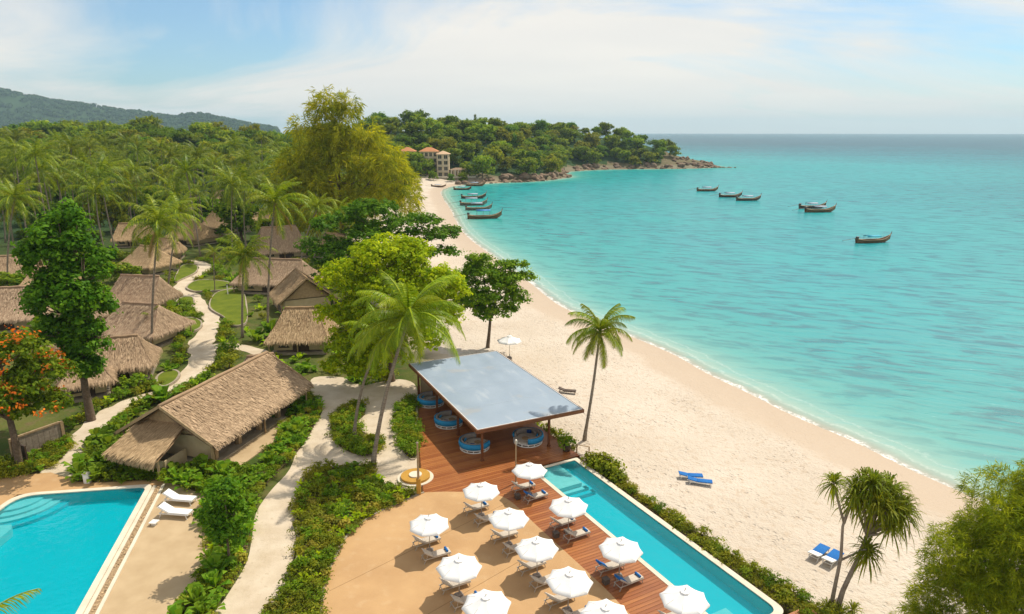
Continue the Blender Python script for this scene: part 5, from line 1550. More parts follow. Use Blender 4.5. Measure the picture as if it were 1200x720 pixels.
vpalm('yellowing young palm on the lawn right of the upper path', (252, 342), (250, 296), 12, 69, sc=.5, r=.09)
vpalm('palm leaning over the curved grey villa', (310, 300), (330, 222), 22, 70)
vpalm('thin palm with a tuft of golden fronds above the far huts', (229, 252), (229, 190), 18, 71, sc=.8, r=.14)
vpalm('slim palm right of the golden tufted one, above the far huts', (250, 262), (251, 192), 20, 72, sc=.95)
vpalm('slim palm rising beside the farthest brown hut', (280, 252), (284, 186), 20, 73, sc=.95)
vpalm('palm with a white trunk left of the crown of the twin palms', (141, 262), (126, 196), 20, 74)
vpalm('palm with a leaning pale trunk just left of the twin palms', (150, 268), (157, 200), 20, 75)
vpalm('palm close behind the top of the tall dark tree', (98, 262), (97, 196), 22, 76)
vpalm('palm behind the left edge palm, with drooping crown', (50, 275), (44, 212), 22, 77)
vpalm('palm between the tall dark tree and the left edge', (72, 270), (70, 200), 22, 78)

rg = random.Random(99)
def clear_of(x, y, pad):
    for hx, hy, yw, a, b in HUT_FOOT:
        dx, dy = x - hx, y - hy; c, s = math.cos(-yw), math.sin(-yw)
        if abs(dx * c - dy * s) < a + pad and abs(dx * s + dy * c) < b + pad: return False
    for c, w in PATHS:
        if np.min(np.hypot(c[:, 0] - x, c[:, 1] - y)) < 2.0 + pad: return False
    return True
def pip(x, y, poly):
    r = False; n = len(poly)
    for i in range(n):
        ax, ay = poly[i]; bx, by = poly[(i + 1) % n]
        if (ay > y) != (by > y) and x < (bx - ax) * (y - ay) / (by - ay) + ax: r = not r
    return r
placed = []
tries = 0
while len(placed) < 112 and tries < 6000:
    tries += 1
    y = rg.uniform(158, 325); x = rg.uniform(-.80, -.20) * y
    if x > -55 and y < 300: continue
    if x > -.30 * y and y > 230: continue
    if signed_shore(np.array([x]), np.array([y]))[0] < 42: continue
    if not clear_of(x, y, 2.5): continue
    if any(math.hypot(x - a, y - b) < 7.2 for a, b in placed): continue
    placed.append((x, y))
for k, (x, y) in enumerate(placed):
    z = hz(x, y); h = rg.choice((rg.uniform(11, 16), rg.uniform(16, 21), rg.uniform(20, 26)))
    row = 'front' if y < 215 else 'middle' if y < 265 else 'back'; hf = 'left' if x < -.52 * y else 'right'
    palm(f'slender coconut palm in the {row} rows of the grove, {hf} half', (x, y, z - .1), (x + rg.uniform(-1.5, 1.5), y + rg.uniform(-1.5, 1.5), z + h), None, 0, f'coconut palms of the grove, {row} {hf}', 1000 + k, .18, .5, crown=CROWNS[k % 9], scale=rg.uniform(.85, 1.55))

# ------------------------------------------------------------------ woodland trees (shared crowns, every tree an object)
def wood_crown(mat, seed, n=330, per=11, leaf=.82, R=5.0, H=3.6, lobes=7):
    r2 = random.Random(seed)
    L = [((r2.uniform(-.5, .5) * R, r2.uniform(-.5, .5) * R, 6.0 + r2.uniform(-.3, .5) * H), (R * r2.uniform(.42, .66), R * r2.uniform(.42, .66), H * r2.uniform(.45, .65))) for _ in range(lobes)]
    L += [((R * .55 * math.cos(a), R * .55 * math.sin(a), 2.6 + r2.uniform(-.4, .6)), (R * .5, R * .5, 2.2)) for a in (r2.uniform(0, 1), r2.uniform(2, 3.2), r2.uniform(4, 5.4))]
    return crown_mesh('crown', mat, sub(L, 5, .5, seed), n, per, leaf, seed, rc=.62, up=.55, low=-.5), L
L_FAR2 = leafmat('leaf_far_olive', (0.190, 0.230, 0.020), (0.358, 0.370, 0.038), trans=.42, objvar=.2)
L_FAR3 = leafmat('leaf_far_deep', (0.075, 0.169, 0.018), (0.188, 0.294, 0.030), trans=.42, objvar=.2)
WOODS = [wood_crown(m, 700 + k) for k, m in enumerate((L_FAR, L_FAR, L_FAR, L_FAR3, L_FAR3, L_FAR2, L_FAR2, L_MID))]
WTRUNK = [trunk_mesh('trunk', None, L, .32, seed=k, seg=6, nl=5, fork=.3) for k, (_, L) in enumerate(WOODS)]
HUE = ('fresh green', 'fresh green', 'fresh green', 'deep green', 'deep green', 'olive green', 'olive green', 'grass green')
def wood_tree(label, x, y, s, group, k, sz=1.0, dz=0.0, name='woodland_tree'):
    label = HUE[k] + ' ' + label; group = HUE[k] + ' ' + group
    t = thing(name, label, 'tree', (x, y, hz(x, y) - .3 + dz), rg.uniform(0, 6.28), group, (s, s, s * sz))
    obj('trunk', WTRUNK[k], t); obj('crown', WOODS[k][0], t)
    return t
def scatter(n, xr, yr, dmin, ok, seed, maxtry=9000):
    r2 = random.Random(seed); out = []
    for _ in range(maxtry):
        if len(out) >= n: break
        y = r2.uniform(*yr); x = r2.uniform(*xr(y)) if callable(xr) else r2.uniform(*xr)
        if any((x - a) ** 2 + (y - b) ** 2 < dmin * dmin for a, b in out): continue
        if ok(x, y): out.append((x, y))
    return out
sd1 = lambda x, y: float(signed_shore(np.array([x]), np.array([y]))[0])
VILLA = (-47, 447)
vx_ = lambda d: VILLA[0] + d
no_villa = lambda x, y: not (abs(x - VILLA[0]) < 26 and VILLA[1] - 30 < y < VILLA[1] + 22)
# headland
hd = scatter(150, (-60, 150), (455, 690), 8.4, lambda x, y: sd1(x, y) > 3.5 and no_villa(x, y) and y < 690 + .1 * x, 801)
for i, (x, y) in enumerate(hd):
    wood_tree('rounded tree in the wood on the ' + ('tip' if x > 105 else 'middle' if x > 45 else 'landward part') + ' of the rocky headland', x, y, rg.uniform(.95, 1.45), 'trees on the ' + ('tip' if x > 105 else 'middle' if x > 45 else 'landward part') + ' of the headland', rg.choice((0, 1, 2, 0, 1, 3, 5, 6, 7)), rg.uniform(.85, 1.2))
# slope behind the villa and the beach
hb = scatter(36, (-135, -20), (415, 560), 10, lambda x, y: sd1(x, y) > 34 and no_villa(x, y), 802)
for i, (x, y) in enumerate(hb):
    wood_tree('leafy tree on the slope ' + ('left of' if x < VILLA[0] - 25 else 'behind' if x < VILLA[0] + 12 else 'right of') + ' the hillside villa above the beach', x, y, rg.uniform(1.1, 1.7), 'trees ' + ('left of' if x < VILLA[0] - 25 else 'behind' if x < VILLA[0] + 12 else 'right of') + ' the hillside villa', rg.choice((0, 1, 2, 3, 4, 5)), rg.uniform(.9, 1.2))
for i, (dx, dy, s_) in enumerate(((-29, -2, 1.2), (-15, -3, 1.25), (-7, -5, 1.05), (-13, -11, 1.0), (-24, -11, 1.1), (20, -6, 1.1), (28, -4, 1.4), (-2, -15, .6), (9, -14, .5), (16, -13, .6))):
    wood_tree('tree hiding the foot of the hillside villa', vx_(dx), VILLA[1] + dy, s_, 'trees before the hillside villa', (3, 0, 1, 7, 0, 1, 2, 7, 3, 0)[i], 1.1)
# far left hillside
ha = scatter(112, lambda y: (-.80 * y, -.26 * y), (328, 520), 12, lambda x, y: True, 803)
for i, (x, y) in enumerate(ha):
    wood_tree('broad tree on the ' + ('lower' if y < 420 else 'upper') + ' hillside ' + ('behind the left' if x < -.55 * y else 'behind the right') + ' of the palm grove', x, y, rg.uniform(1.3, 2.0), 'trees on the ' + ('lower' if y < 420 else 'upper') + ' hillside, ' + ('left' if x < -.55 * y else 'right'), rg.choice((0, 1, 2, 3, 4, 4, 5, 6, 3)), rg.uniform(.85, 1.2))
# understorey between palms and huts
un = scatter(85, lambda y: (-.80 * y, -.12 * y), (95, 330), 6.0, lambda x, y: sd1(x, y) > 38 and clear_of(x, y, 3.0) and not any(pip(x, y, q) for q in LAWN_POLYS) and not (y < 150 and x > -.42 * y), 804)
for i, (x, y) in enumerate(un):
    wood_tree('small tree growing among the palms and thatched huts', x, y, rg.uniform(.38, .62), 'small trees among the palms', rg.choice((0, 1, 2, 3, 7, 7, 4)), rg.uniform(.7, 1.0), name='garden_tree')
gm = scatter(26, lambda y: (-.78 * y, -.30 * y), (185, 335), 14, lambda x, y: clear_of(x, y, 4), 806)
for i, (x, y) in enumerate(gm):
    wood_tree('broadleaf tree rising between the palms of the grove', x, y, rg.uniform(.9, 1.35), 'broadleaf trees between the palms', rg.choice((0, 1, 3, 7, 4, 5)), rg.uniform(.9, 1.25), name='grove_tree')
# trees along the upper edge of the far beach
be = scatter(26, lambda y: (-95, -30), (225, 410), 9, lambda x, y: 27 < sd1(x, y) < 50, 805)
for i, (x, y) in enumerate(be):
    wood_tree('bushy tree along the upper edge of the distant beach', x, y, rg.uniform(.7, 1.2), 'trees along the far beach', rg.choice((0, 1, 3, 7, 5)), rg.uniform(.8, 1.1))
# landmarks on the skyline
def umbrella_tree(label, x, y, h, R, mat, seed):
    L = [((R * .55 * math.cos(a), R * .55 * math.sin(a), h - .1 * R + .15 * R * math.sin(a * 2)), (R * .5, R * .5, R * .22)) for a in np.linspace(0, 5.6, 7)] + [((0, 0, h), (R * .5, R * .5, R * .25))]
    tree('umbrella_tree', label, (x, y, hz(x, y)), L, crown_mesh('crown', mat, L, 150, 14, .8, seed, rc=.8, up=.7, low=-.2), .35, seed=seed, fork=.6)
p = PY(767, 185, 630); umbrella_tree('flat topped tree standing alone at the end of the headland', p.x, p.y, 15.5, 8, L_FAR3, 901)
p = PY(187, 150, 430); umbrella_tree('grey wide crowned tree standing above the skyline behind the grove', p.x, p.y, 17, 10, L_FAR3, 902)
p = PY(300, 150, 400); umbrella_tree('dark rounded tree on the skyline left of the casuarina', p.x, p.y, 15, 9, L_FAR3, 903)
p = PY(222, 150, 440); umbrella_tree('pale rounded tree on the skyline right of the grey wide crowned one', p.x, p.y, 14, 8, L_FAR, 904)
p = PY(22, 140, 390); umbrella_tree('dark domed tree on the skyline at the left edge', p.x, p.y, 15, 9, L_FAR3, 905)
def slim_tree(label, px, py, Y, h, seed):
    p = PY(px, py, Y); x, y = p.x, p.y
    L = [((rg.uniform(-.4, .4), rg.uniform(-.4, .4), h * t), (2.3 * (1.25 - t), 2.3 * (1.25 - t), h * .14)) for t in (.4, .55, .7, .85, .97)]
    tree('slender_tree', label, (x, y, hz(x, y)), L, crown_mesh('crown', L_FAR3, L, 60, 12, .8, seed, rc=.6), .22, 'slender trees on the ridge', seed=seed)
for k, (px, Y) in enumerate(((476, 520), (487, 525), (495, 530), (535, 560), (547, 570), (557, 575), (715, 640), (722, 642), (163, 430))):
    slim_tree('slender dark tree sticking out of the wooded ridge', px, 140, Y, rg.uniform(10.5, 13.5), 920 + k)
L_RIDGE = leafmat('leaf_ridge', (.026, .066, .030), (.055, .105, .045), trans=.2, objvar=.05)
# far blue ridge: its wood reads as one mass
V = []
r2 = np.random.default_rng(77)
fx = r2.uniform(-3600, -900, 3600); fy = r2.uniform(2650, 3750, 3600)
fz = height(fx, fy)
okm = fz > 6
fx, fy, fz = fx[okm], fy[okm], fz[okm]
dirs = nrm(r2.normal(size=(14, 3))); dirs[:, 2] = np.abs(dirs[:, 2])
for x, y, z in zip(fx, fy, fz):
    s = r2.uniform(8, 17)
    cc = np.array((x, y, z + 2)) + dirs * s * r2.uniform(.7, 1.1, (14, 1))
    V.append(leaf_quads(cc, dirs, s * 1.0, s * .9, r2, .1))
V = np.concatenate(V)
tag(obj('far_wood', npmesh('far_wood', V, L_RIDGE, r2.uniform(.2, .9, len(V) // 4).repeat(4))), 'hazy blue green forest covering the distant ridge', 'forest', kind='stuff')

# ------------------------------------------------------------------ garden plants
def shrub_mesh(mat, seed, R=.6, H=.7, n=34, per=9, leaf=.16):
    r2 = random.Random(seed)
    L = [((r2.uniform(-.4, .4) * R, r2.uniform(-.4, .4) * R, H * r2.uniform(.35, .6)), (R * r2.uniform(.5, .75), R * r2.uniform(.5, .75), H * r2.uniform(.35, .5))) for _ in range(4)]
    return crown_mesh('foliage', mat, L, n, per, leaf, seed, rc=.16, up=.6, low=-.3)
def broad_leaves(mat, seed, n=16, L=1.0, W=.17, el=(.5, 1.35)):
    rg_ = np.random.default_rng(seed); V = []
    for i in range(n):
        az = i * 2.39996 + rg_.uniform(-.3, .3); e = rg_.uniform(*el); l = L * rg_.uniform(.6, 1.15)
        d = np.array((math.cos(az) * math.cos(e), math.sin(az) * math.cos(e), math.sin(e))); sd_ = nrm(np.cross(d, (0, 0, 1.0)))
        p0 = np.array((rg_.uniform(-.12, .12), rg_.uniform(-.12, .12), 0)); dn_ = np.array((0, 0, -1.0))
        p1 = p0 + d * l * .35; p2 = p0 + d * l * .68 + dn_ * l * .06; p3 = p0 + d * l * .95 + dn_ * l * .30
        for a, b, wa, wb in ((p0, p1, .12, .55), (p1, p2, .55, 1.0), (p2, p3, 1.0, .08)):
            V.append(np.array([a - sd_ * W * wa, a + sd_ * W * wa, b + sd_ * W * wb, b - sd_ * W * wb]))
    V = np.concatenate(V)
    return npmesh('foliage', V, mat, np.full(len(V), .5))
SH = {'hedge': [shrub_mesh(L_HEDGE, 20 + k) for k in range(4)], 'mid': [shrub_mesh(L_MID, 30 + k, .7, .8) for k in range(4)],
      'gold': [shrub_mesh(L_GOLD, 40 + k, .5, .6, leaf=.2) for k in range(2)], 'broad': [broad_leaves(L_BANANA, 50 + k) for k in range(5)],
      'tall': [broad_leaves(L_BANANA, 60 + k, 20, 1.7, .24, (.6, 1.4)) for k in range(4)], 'lime': [broad_leaves(L_LIME, 70 + k, 18, .8, .11) for k in range(3)],
      'fern': [shrub_mesh(L_OLIVE, 80 + k, .8, .5, 40, 9, .14) for k in range(3)]}
def plant(name, label, group, x, y, z, kind, s, r2):
    t = thing(name, label, 'plant', (x, y, z), r2.uniform(0, 6.28), group, s)
    obj('foliage', r2.choice(SH[kind]), t)
    obj('stem', STEM, t)
    return t
STEM = MB().tube([(0, 0, -.15), (.02, 0, .1), (0, .02, .35)], [.04, .035, .02], 5).mesh('stem', BARK)
def fill_bed(key, n, kinds, dmin, label, seed, s=(.8, 1.4), z=.12, name='shrub', ok=None):
    poly = BEDPOLY[key]; xs = [p[0] for p in poly]; ys = [p[1] for p in poly]
    r2 = random.Random(seed); out = []
    for _ in range(n * 40):
        if len(out) >= n: break
        x, y = r2.uniform(min(xs), max(xs)), r2.uniform(min(ys), max(ys))
        if not pip(x, y, poly) or any((x - a) ** 2 + (y - b) ** 2 < dmin ** 2 for a, b in out): continue
        if ok and not ok(x, y): continue
        out.append((x, y))
    recs = [(x, y, r2.choice(kinds), r2.uniform(*s)) for x, y in out]
    nind = n // 4
    order = sorted(range(len(recs)), key=lambda i: -recs[i][3] * (1.6 if recs[i][2] in ('broad', 'tall', 'lime') else 1) / math.hypot(recs[i][0], recs[i][1]))
    V, T, MI, ml = [], [], [], []
    for r_, i in enumerate(order):
        x, y, k, sc = recs[i]
        if r_ < nind:
            plant(KINDNAME[k], KINDADJ[k] + ' ' + label, KINDADJ[k] + ' plants ' + label.split(' ', 1)[1], x, y, z, k, sc, r2)
        else:
            me = r2.choice(SH[k]); a_ = np.zeros(len(me.vertices) * 3, np.float32); me.vertices.foreach_get('co', a_); a_ = a_.reshape(-1, 3) * sc
            az = r2.uniform(0, 6.28); c_, s_ = math.cos(az), math.sin(az)
            V.append(np.stack([a_[:, 0] * c_ - a_[:, 1] * s_ + x, a_[:, 0] * s_ + a_[:, 1] * c_ + y, a_[:, 2] + z], 1)); T.append(np.full(len(a_), r2.random()))
            m_ = me.materials[0]
            if m_ not in ml: ml.append(m_)
            MI.append(np.full(len(a_) // 4, ml.index(m_)))
    if V:
        me = npmesh('undergrowth', np.concatenate(V), ml[0], np.concatenate(T))
        for m_ in ml[1:]: me.materials.append(m_)
        me.polygons.foreach_set('material_index', np.concatenate(MI).astype(np.int32))
        tag(obj('undergrowth', me), 'dense mixed undergrowth ' + label.split(' ', 1)[1], 'undergrowth', kind='stuff')
KINDNAME = {'hedge': 'hedge_shrub', 'mid': 'leafy_shrub', 'gold': 'golden_shrub', 'broad': 'broad_leaf_plant', 'tall': 'banana_plant', 'lime': 'lime_leaf_plant', 'fern': 'fern'}
KINDADJ = {'hedge': 'dense olive', 'mid': 'leafy green', 'gold': 'golden', 'broad': 'broad leaved', 'tall': 'tall broad leaved', 'lime': 'lime green', 'fern': 'low feathery'}
fill_bed('island', 70, ['hedge', 'mid', 'fern'], .38, 'shrub in the kidney shaped bed by the palm', 1, (.8, 1.3))
fill_bed('deckside', 60, ['hedge', 'mid', 'mid'], .36, 'shrub in the bed beside the deck edge', 2, (.8, 1.3))
fill_bed('curve', 230, ['hedge', 'fern', 'fern', 'gold', 'fern', 'lime', 'broad', 'hedge', 'mid', 'broad', 'lime'], .56, 'plant in the large bed by the curved terrace', 3, (.65, 1.2), .15)
fill_bed('strip', 240, ['mid', 'broad', 'broad', 'fern', 'hedge', 'tall', 'broad', 'lime', 'gold', 'tall'], .60, 'plant in the long bed beside the sandy path', 4, (.6, 1.15), .15)
fill_bed('hall', 130, ['tall', 'broad', 'broad', 'mid'], .62, 'plant in the bed around the hall gable', 5, (.8, 1.3), .12)
fill_bed('gate', 50, ['fern', 'hedge', 'broad'], .55, 'plant in the bed before the timber screen', 6, (.7, 1.1), .12)
fill_bed('poolside', 200, ['hedge', 'fern', 'hedge', 'mid'], .50, 'shrub along the beach side of the lap pool', 7, (.65, 1.05), -.16)
r2 = random.Random(5)
for u, v, s in ((1.6, .9, 1.9), (2.6, 1.2, 2.1), (3.7, 1.1, 2.0), (2.2, .5, 1.6), (4.5, 1.0, 1.6)):
    q = D(u, v); plant('shrub', 'large rounded green bush at the far end of the pool hedge', 'bushes at the far end of the hedge', q.x, q.y, -.15, 'hedge', s, r2)
for k in range(22):
    q = D(-23 + k * .98, .95 + r2.uniform(-.2, .3)); plant('shrub', 'low yellow green shrub along the seaward edge of the pavilion', 'shrubs along the pavilion edge', q.x, q.y, -.35, r2.choice(('lime', 'hedge', 'fern')), r2.uniform(.9, 1.4), r2)
for (px, py) in ((352, 462), (340, 470), (330, 480), (322, 492), (345, 452), (336, 458), (328, 465), (352, 440), (368, 436), (384, 436), (395, 440), (412, 448), (428, 452), (332, 430), (345, 425), (360, 425)):
    q = P(px, py); plant('shrub', 'broad leaved plant behind the far end of the thatched hall', 'plants behind the hall', q.x, q.y, 0, r2.choice(('tall', 'broad', 'mid')), r2.uniform(1.0, 1.5), r2)
for (px, py) in ((120, 505), (131, 497), (145, 492), (160, 482), (172, 474), (183, 466), (195, 462), (208, 455), (218, 449), (230, 443), (242, 438)):
    q = P(px, py + 6); plant('shrub', 'broad leaved plant along the back of the thatched hall', 'plants along the back of the hall', q.x, q.y, 0, r2.choice(('tall', 'broad', 'mid')), r2.uniform(.9, 1.3), r2)
vg = scatter(230, lambda y: (-.78 * y, -.20 * y), (66, 165), 2.0, lambda x, y: sd1(x, y) > 40 and clear_of(x, y, .25) and not any(pip(x, y, q) for q in LAWN_POLYS) and not pip(x, y, main_path) and not (y < 74 and x > -37) and not any(pip(x, y, BEDPOLY[k]) for k in ('gate', 'hall')), 811)
for x, y in vg:
    k = r2.choice(('mid', 'hedge', 'tall', 'broad', 'fern', 'lime')); plant(KINDNAME[k], KINDADJ[k] + ' plant between the thatched huts and the winding path', KINDADJ[k] + ' plants of the village garden', x, y, 0, k, r2.uniform(1.3, 2.6), r2)
for c_, w_ in PATHS[:1]:
    for i_ in range(14, len(c_) - 2):
        tn = c_[min(i_ + 1, len(c_) - 1)] - c_[i_ - 1]; tn = tn / (np.linalg.norm(tn) + 1e-9); nn_ = np.array((-tn[1], tn[0]))
        for sd_ in (-1, 1):
            q = c_[i_] + nn_ * sd_ * (w_[i_] / 2 + r2.uniform(.7, 1.3))
            if any(pip(q[0], q[1], p_) for p_ in LAWN_POLYS) or not clear_of(q[0], q[1], -1.4): continue
            k = r2.choice(('hedge', 'fern', 'mid', 'lime', 'broad'))
            plant(KINDNAME[k], KINDADJ[k] + ' edging plant on the ' + ('left' if sd_ > 0 else 'right') + ' side of the winding path', KINDADJ[k] + ' path edging', q[0], q[1], 0, k, r2.uniform(1.0, 1.7), r2)
for i, (dx, dy) in enumerate(((0, 0), (.9, .3), (-.6, .5))):
    t = thing('strap_leaf_plant', 'spiky strap leaved rosette at the foot of the screwpine', 'plant', (20.6 + dx, 37.0 + dy - .3, hz(20.6 + dx, 36.7 + dy)), i, 'rosettes at the foot of the screwpine')
    obj('leaf_rosette', ROS[i], t); obj('stem', STEM, t)
t = thing('potted_shrub', 'dark potted shrub at the seaward corner of the deck', 'plant', D(-1.6, -.1, .12))
MB().lathe([(.22, 0), (.34, .06), (.40, .55), (.36, .6), (.3, .52)], 14).build('pot', WOOD_DARK, t)
obj('foliage', SH['mid'][0], t, (0, 0, .45), 0, 1.5)
# ground cover
def ground_cover(name, label, polys, n, z, mat, leaf, seed):
    rg_ = np.random.default_rng(seed); V = []; T = []
    for poly, zz in polys:
        a = np.array(poly); lo, hi = a.min(0), a.max(0)
        m = int(n * (hi[0] - lo[0]) * (hi[1] - lo[1]))
        p = rg_.uniform(lo, hi, (m, 2)); p = p[[pip(x, y, poly) for x, y in p]]
        c = np.concatenate([p, zz + rg_.uniform(.0, .16, (len(p), 1))], 1)
        N_ = nrm(rg_.normal(size=(len(p), 3)) * .5 + np.array((0, 0, .8)))
        V.append(leaf_quads(c, N_, leaf * rg_.uniform(.6, 1.4, len(p)), leaf * .5, rg_)); T.append(rg_.random(len(p)).repeat(4))
    tag(obj(name, npmesh(name, np.concatenate(V), mat, np.concatenate(T))), label, 'ground cover', kind='stuff')
ground_cover('ground_cover', 'low leafy ground cover filling the garden beds', [(BEDPOLY[k], .14) for k in ('island', 'deckside', 'curve', 'strip', 'hall', 'gate')], 30, .1, L_OLIVE, .22, 3)
ground_cover('beach_creeper', 'creeping green ground cover between the lap pool and the sand', [(BEDPOLY['poolside'], -.13)], 60, 0, L_OLIVE, .2, 4)

# ------------------------------------------------------------------ longtail boats
HULL_W = simple('hull_wood', (.32, .16, .08), (.20, .10, .05), 1.2, .55, .3, .2, 6, (.3, 4, 4))
HULL_D = simple('hull_dark', (.17, .10, .075), (.10, .065, .05), 1.2, .6, .3)
HULL_G = simple('hull_grey', (.30, .25, .21), (.20, .16, .13), 1.2, .6, .3)
TARP_B = simple('tarp_blue', (.05, .26, .55), (.04, .20, .45), 1, .6, .3)
TARP_G = simple('tarp_grey', (.36, .42, .50), (.28, .33, .40), 1, .7, .3)
TARP_T = simple('tarp_turquoise', (.02, .34, .46), (.02, .28, .40), 1, .6, .3)
RIBBON = simple('ribbon_red', (.55, .06, .05), (.65, .30, .06), 5, .7)
GUNW = simple('gunwale_wood', (.48, .33, .20), (.36, .24, .14), 2, .6, .3)
def hull_mesh(L, B, mat):
    """double skinned open hull along +x (bow at +x)"""
    n = 18; prof = 7
    mb = MB(); rows = []
    def sec(t, off):
        x = -L / 2 + L * t
        w = B / 2 * (math.sin(math.pi * min(1, (t * .80 + .17))) ** .75) * (1 if t < .9 else (1 - (t - .9) / .1 * .9)) - off
        w = max(.03, w)
        g_ = .62 + .30 * (max(0, .25 - t) / .25) ** 1.5 + 1.05 * max(0, (t - .60) / .40) ** 2.4
        k_ = -.22 + 1.0 * max(0, (t - .70) / .30) ** 2.2 + .12 * (max(0, .2 - t) / .2) + off
        k_ = min(k_, g_ - .10)
        return [(x, w * s, k_ + (g_ - k_) * (abs(s) ** 2.2)) for s in np.linspace(-1, 1, prof)]
    for off in (0.0, .07):
        base = len(mb.v)
        for i in range(n):
            mb.v += sec(i / (n - 1), off)
        for i in range(n - 1):
            for k in range(prof - 1):
                q = (base + i * prof + k, base + i * prof + k + 1, base + (i + 1) * prof + k + 1, base + (i + 1) * prof + k)
                mb.f.append(q if off else q[::-1])
    m = n * prof
    for i in range(n - 1):
        for k in (0, prof - 1):
            mb.f.append((i * prof + k, (i + 1) * prof + k, m + (i + 1) * prof + k, m + i * prof + k))
    mb.f.append(tuple(range(prof))); mb.f.append(tuple(m + k for k in range(prof))[::-1])
    rail = [[Vector(sec(i / (n - 1), 0)[k]) + Vector((0, 0, .02)) for i in range(n)] for k in (0, prof - 1)]
    return mb.mesh('hull', mat, True), rail, sec
def boat_spec(hmat, tarp, L=10.5, B=1.9, cover='long'):
    sp = []
    hm, rail, sec = hull_mesh(L, B, hmat)
    sp.append(('hull', hm))
    for r in rail: sp.append(('gunwale', MB().tube(r, .085, 6).mesh('gunwale', GUNW, True)))
    for t in (.2, .36, .5, .62, .72):
        s0 = sec(t, .09); sp.append(('thwart', MB().box((s0[0][0], 0, .46), (.28, abs(s0[0][1]) * 1.85, .05)).mesh('thwart', HULL_G)))
    sp.append(('floor_boards', MB().box((-.3, 0, .10), (L * .62, B * .55, .04)).mesh('floor_boards', HULL_G)))
    # stem post with ribbons
    bow = sec(1.0, 0)[3]; gb = sec(1.0, 0)[0]
    sp.append(('stem_post', MB().tube([(L / 2 - .25, 0, gb[2] - .25), (L / 2 + .05, 0, gb[2] + .1), (L / 2 + .28, 0, gb[2] + .75)], [.10, .09, .05], 7).mesh('stem_post', HULL_D), None, None,
               [('ribbon', MB().tube([(L / 2 + .06, 0, gb[2] + .12), (L / 2 + .12, 0, gb[2] + .30)], .12, 8).mesh('ribbon', RIBBON))]))
    x0, x1 = (-L * .30, L * .14) if cover == 'long' else (-L * .24, L * .16)
    h = 1.95 if cover == 'long' else 1.8 if cover == 'short' else 1.35
    mb = MB(); n = 8
    for i in range(n + 1):
        a = math.pi * (i / n); y = -1.0 * math.cos(a); z = h + .26 * math.sin(a)
        mb.v += [(x0, y, z), (x1, y, z), (x0, y * .97, z - .04), (x1, y * .97, z - .04)]
    for i in range(n):
        k = i * 4; mb.f += [(k, k + 4, k + 5, k + 1), (k + 2, k + 3, k + 7, k + 6), (k, k + 2, k + 6, k + 4), (k + 1, k + 5, k + 7, k + 3)]
    mb.f += [(0, 1, 3, 2), (n * 4, n * 4 + 2, n * 4 + 3, n * 4 + 1)]
    sp.append(('canopy', mb.mesh('canopy', tarp, True)))
    for x in (x0 + .15, (x0 + x1) / 2, x1 - .15):
        for y in (-.80, .80): sp.append(('canopy_post', MB().tube([(x, y, .5), (x, y, h + .03)], .03, 5).mesh('canopy_post', HULL_G)))
    e = soft_box((-L / 2 + .25, 0, 1.18), (.75, .5, .48), .06); e.box((-L / 2 + .15, 0, .86), (.2, .12, .3)); e.tube([(-L / 2 + .5, 0, 1.3), (-L / 2 + 1.2, .1, 1.45)], .03, 6)
    sp.append(('engine', e.mesh('engine', METAL)))
    sp.append(('propeller_shaft', MB().tube([(-L / 2, 0, 1.1), (-L / 2 - 4.2, .15, .55)], [.05, .035], 6).mesh('propeller_shaft', HULL_G), None, None,
               [('propeller', MB().box((-L / 2 - 4.25, .15, .54), (.06, .34, .10)).mesh('propeller', METAL))]))
    return sp
BOATS = [boat_spec(HULL_W, TARP_B, cover='short'), boat_spec(HULL_G, TARP_G), boat_spec(HULL_D, TARP_G, cover='low'), boat_spec(HULL_W, TARP_T, 11.0, 2.0, 'low'), boat_spec(HULL_W, TARP_G, cover='low')]
def boat(label, px, py, k, yaw, s, group):
    p = P(px, py, SEA_Z + .1)
    z = max(SEA_Z - .02, hz(p.x, p.y) + .2)
    t = thing('longtail_boat', label, 'boat', (p.x, p.y, z), R_(yaw), group, (s, s * 1.1, s * 1.35))
    parts(BOATS[k], t)
g1, g2 = 'longtail boats moored along the beach', 'longtail boats anchored in the bay'
boat('longtail boat with a bright blue canopy, nearest of the beach row', 568, 256, 0, 8, 1.22, g1)
boat('longtail boat with a long pale canopy, second of the beach row', 561, 246, 1, 8, 1.05, g1)
boat('longtail boat with a long pale canopy, third of the beach row', 555, 240.5, 1, 5, 1.15, g1)
boat('dark longtail boat without high canopy, fourth of the beach row', 555, 232.5, 2, 6, 1.15, g1)
boat('grey longtail boat low in the shallows, before the far end of the beach', 542, 222.5, 2, 0, .95, g1)
boat('small longtail boat farthest along the beach near the rocks', 557, 218, 4, -4, 1.1, g1)
boat('longtail boat farthest out, leftmost of the anchored boats', 829, 224, 4, 4, 1.12, g2)
boat('dark longtail boat second from left in the bay, half behind another', 856, 231, 2, 5, 1.1, g2)
boat('black longtail boat third from left in the bay', 877, 235, 2, 5, 1.12, g2)
boat('longtail boat behind its twin in the middle of the bay', 952, 244, 2, 5, 1.12, g2)
boat('brown wooden longtail boat in front of its twin in the bay', 961, 248.5, 4, 5, 1.2, g2)
boat('longtail boat with turquoise cover, nearest and rightmost in the bay', 1023, 284, 3, 10, 1.0, g2)
t = thing('dinghy', 'small white dinghy pulled up on the far sand beneath the casuarina', 'boat', P(486, 216, -.8) + Vector((0, 0, .1)), R_(5), None, .75)
hm, rail, _ = hull_mesh(7, 2.0, WHITE_PAINT); obj('hull', hm, t); MB().tube(rail[0], .06, 6).build('gunwale', BLUE_B, t); MB().box((0, 0, .45), (.3, 1.6, .06)).build('thwart', WOOD_PALE, t)
t = thing('outrigger', 'weathered longtail boat drawn up on the wet sand at the far end', 'boat', P(514, 219, -1.6), R_(-20), None, .9)
parts(BOATS[2], t)

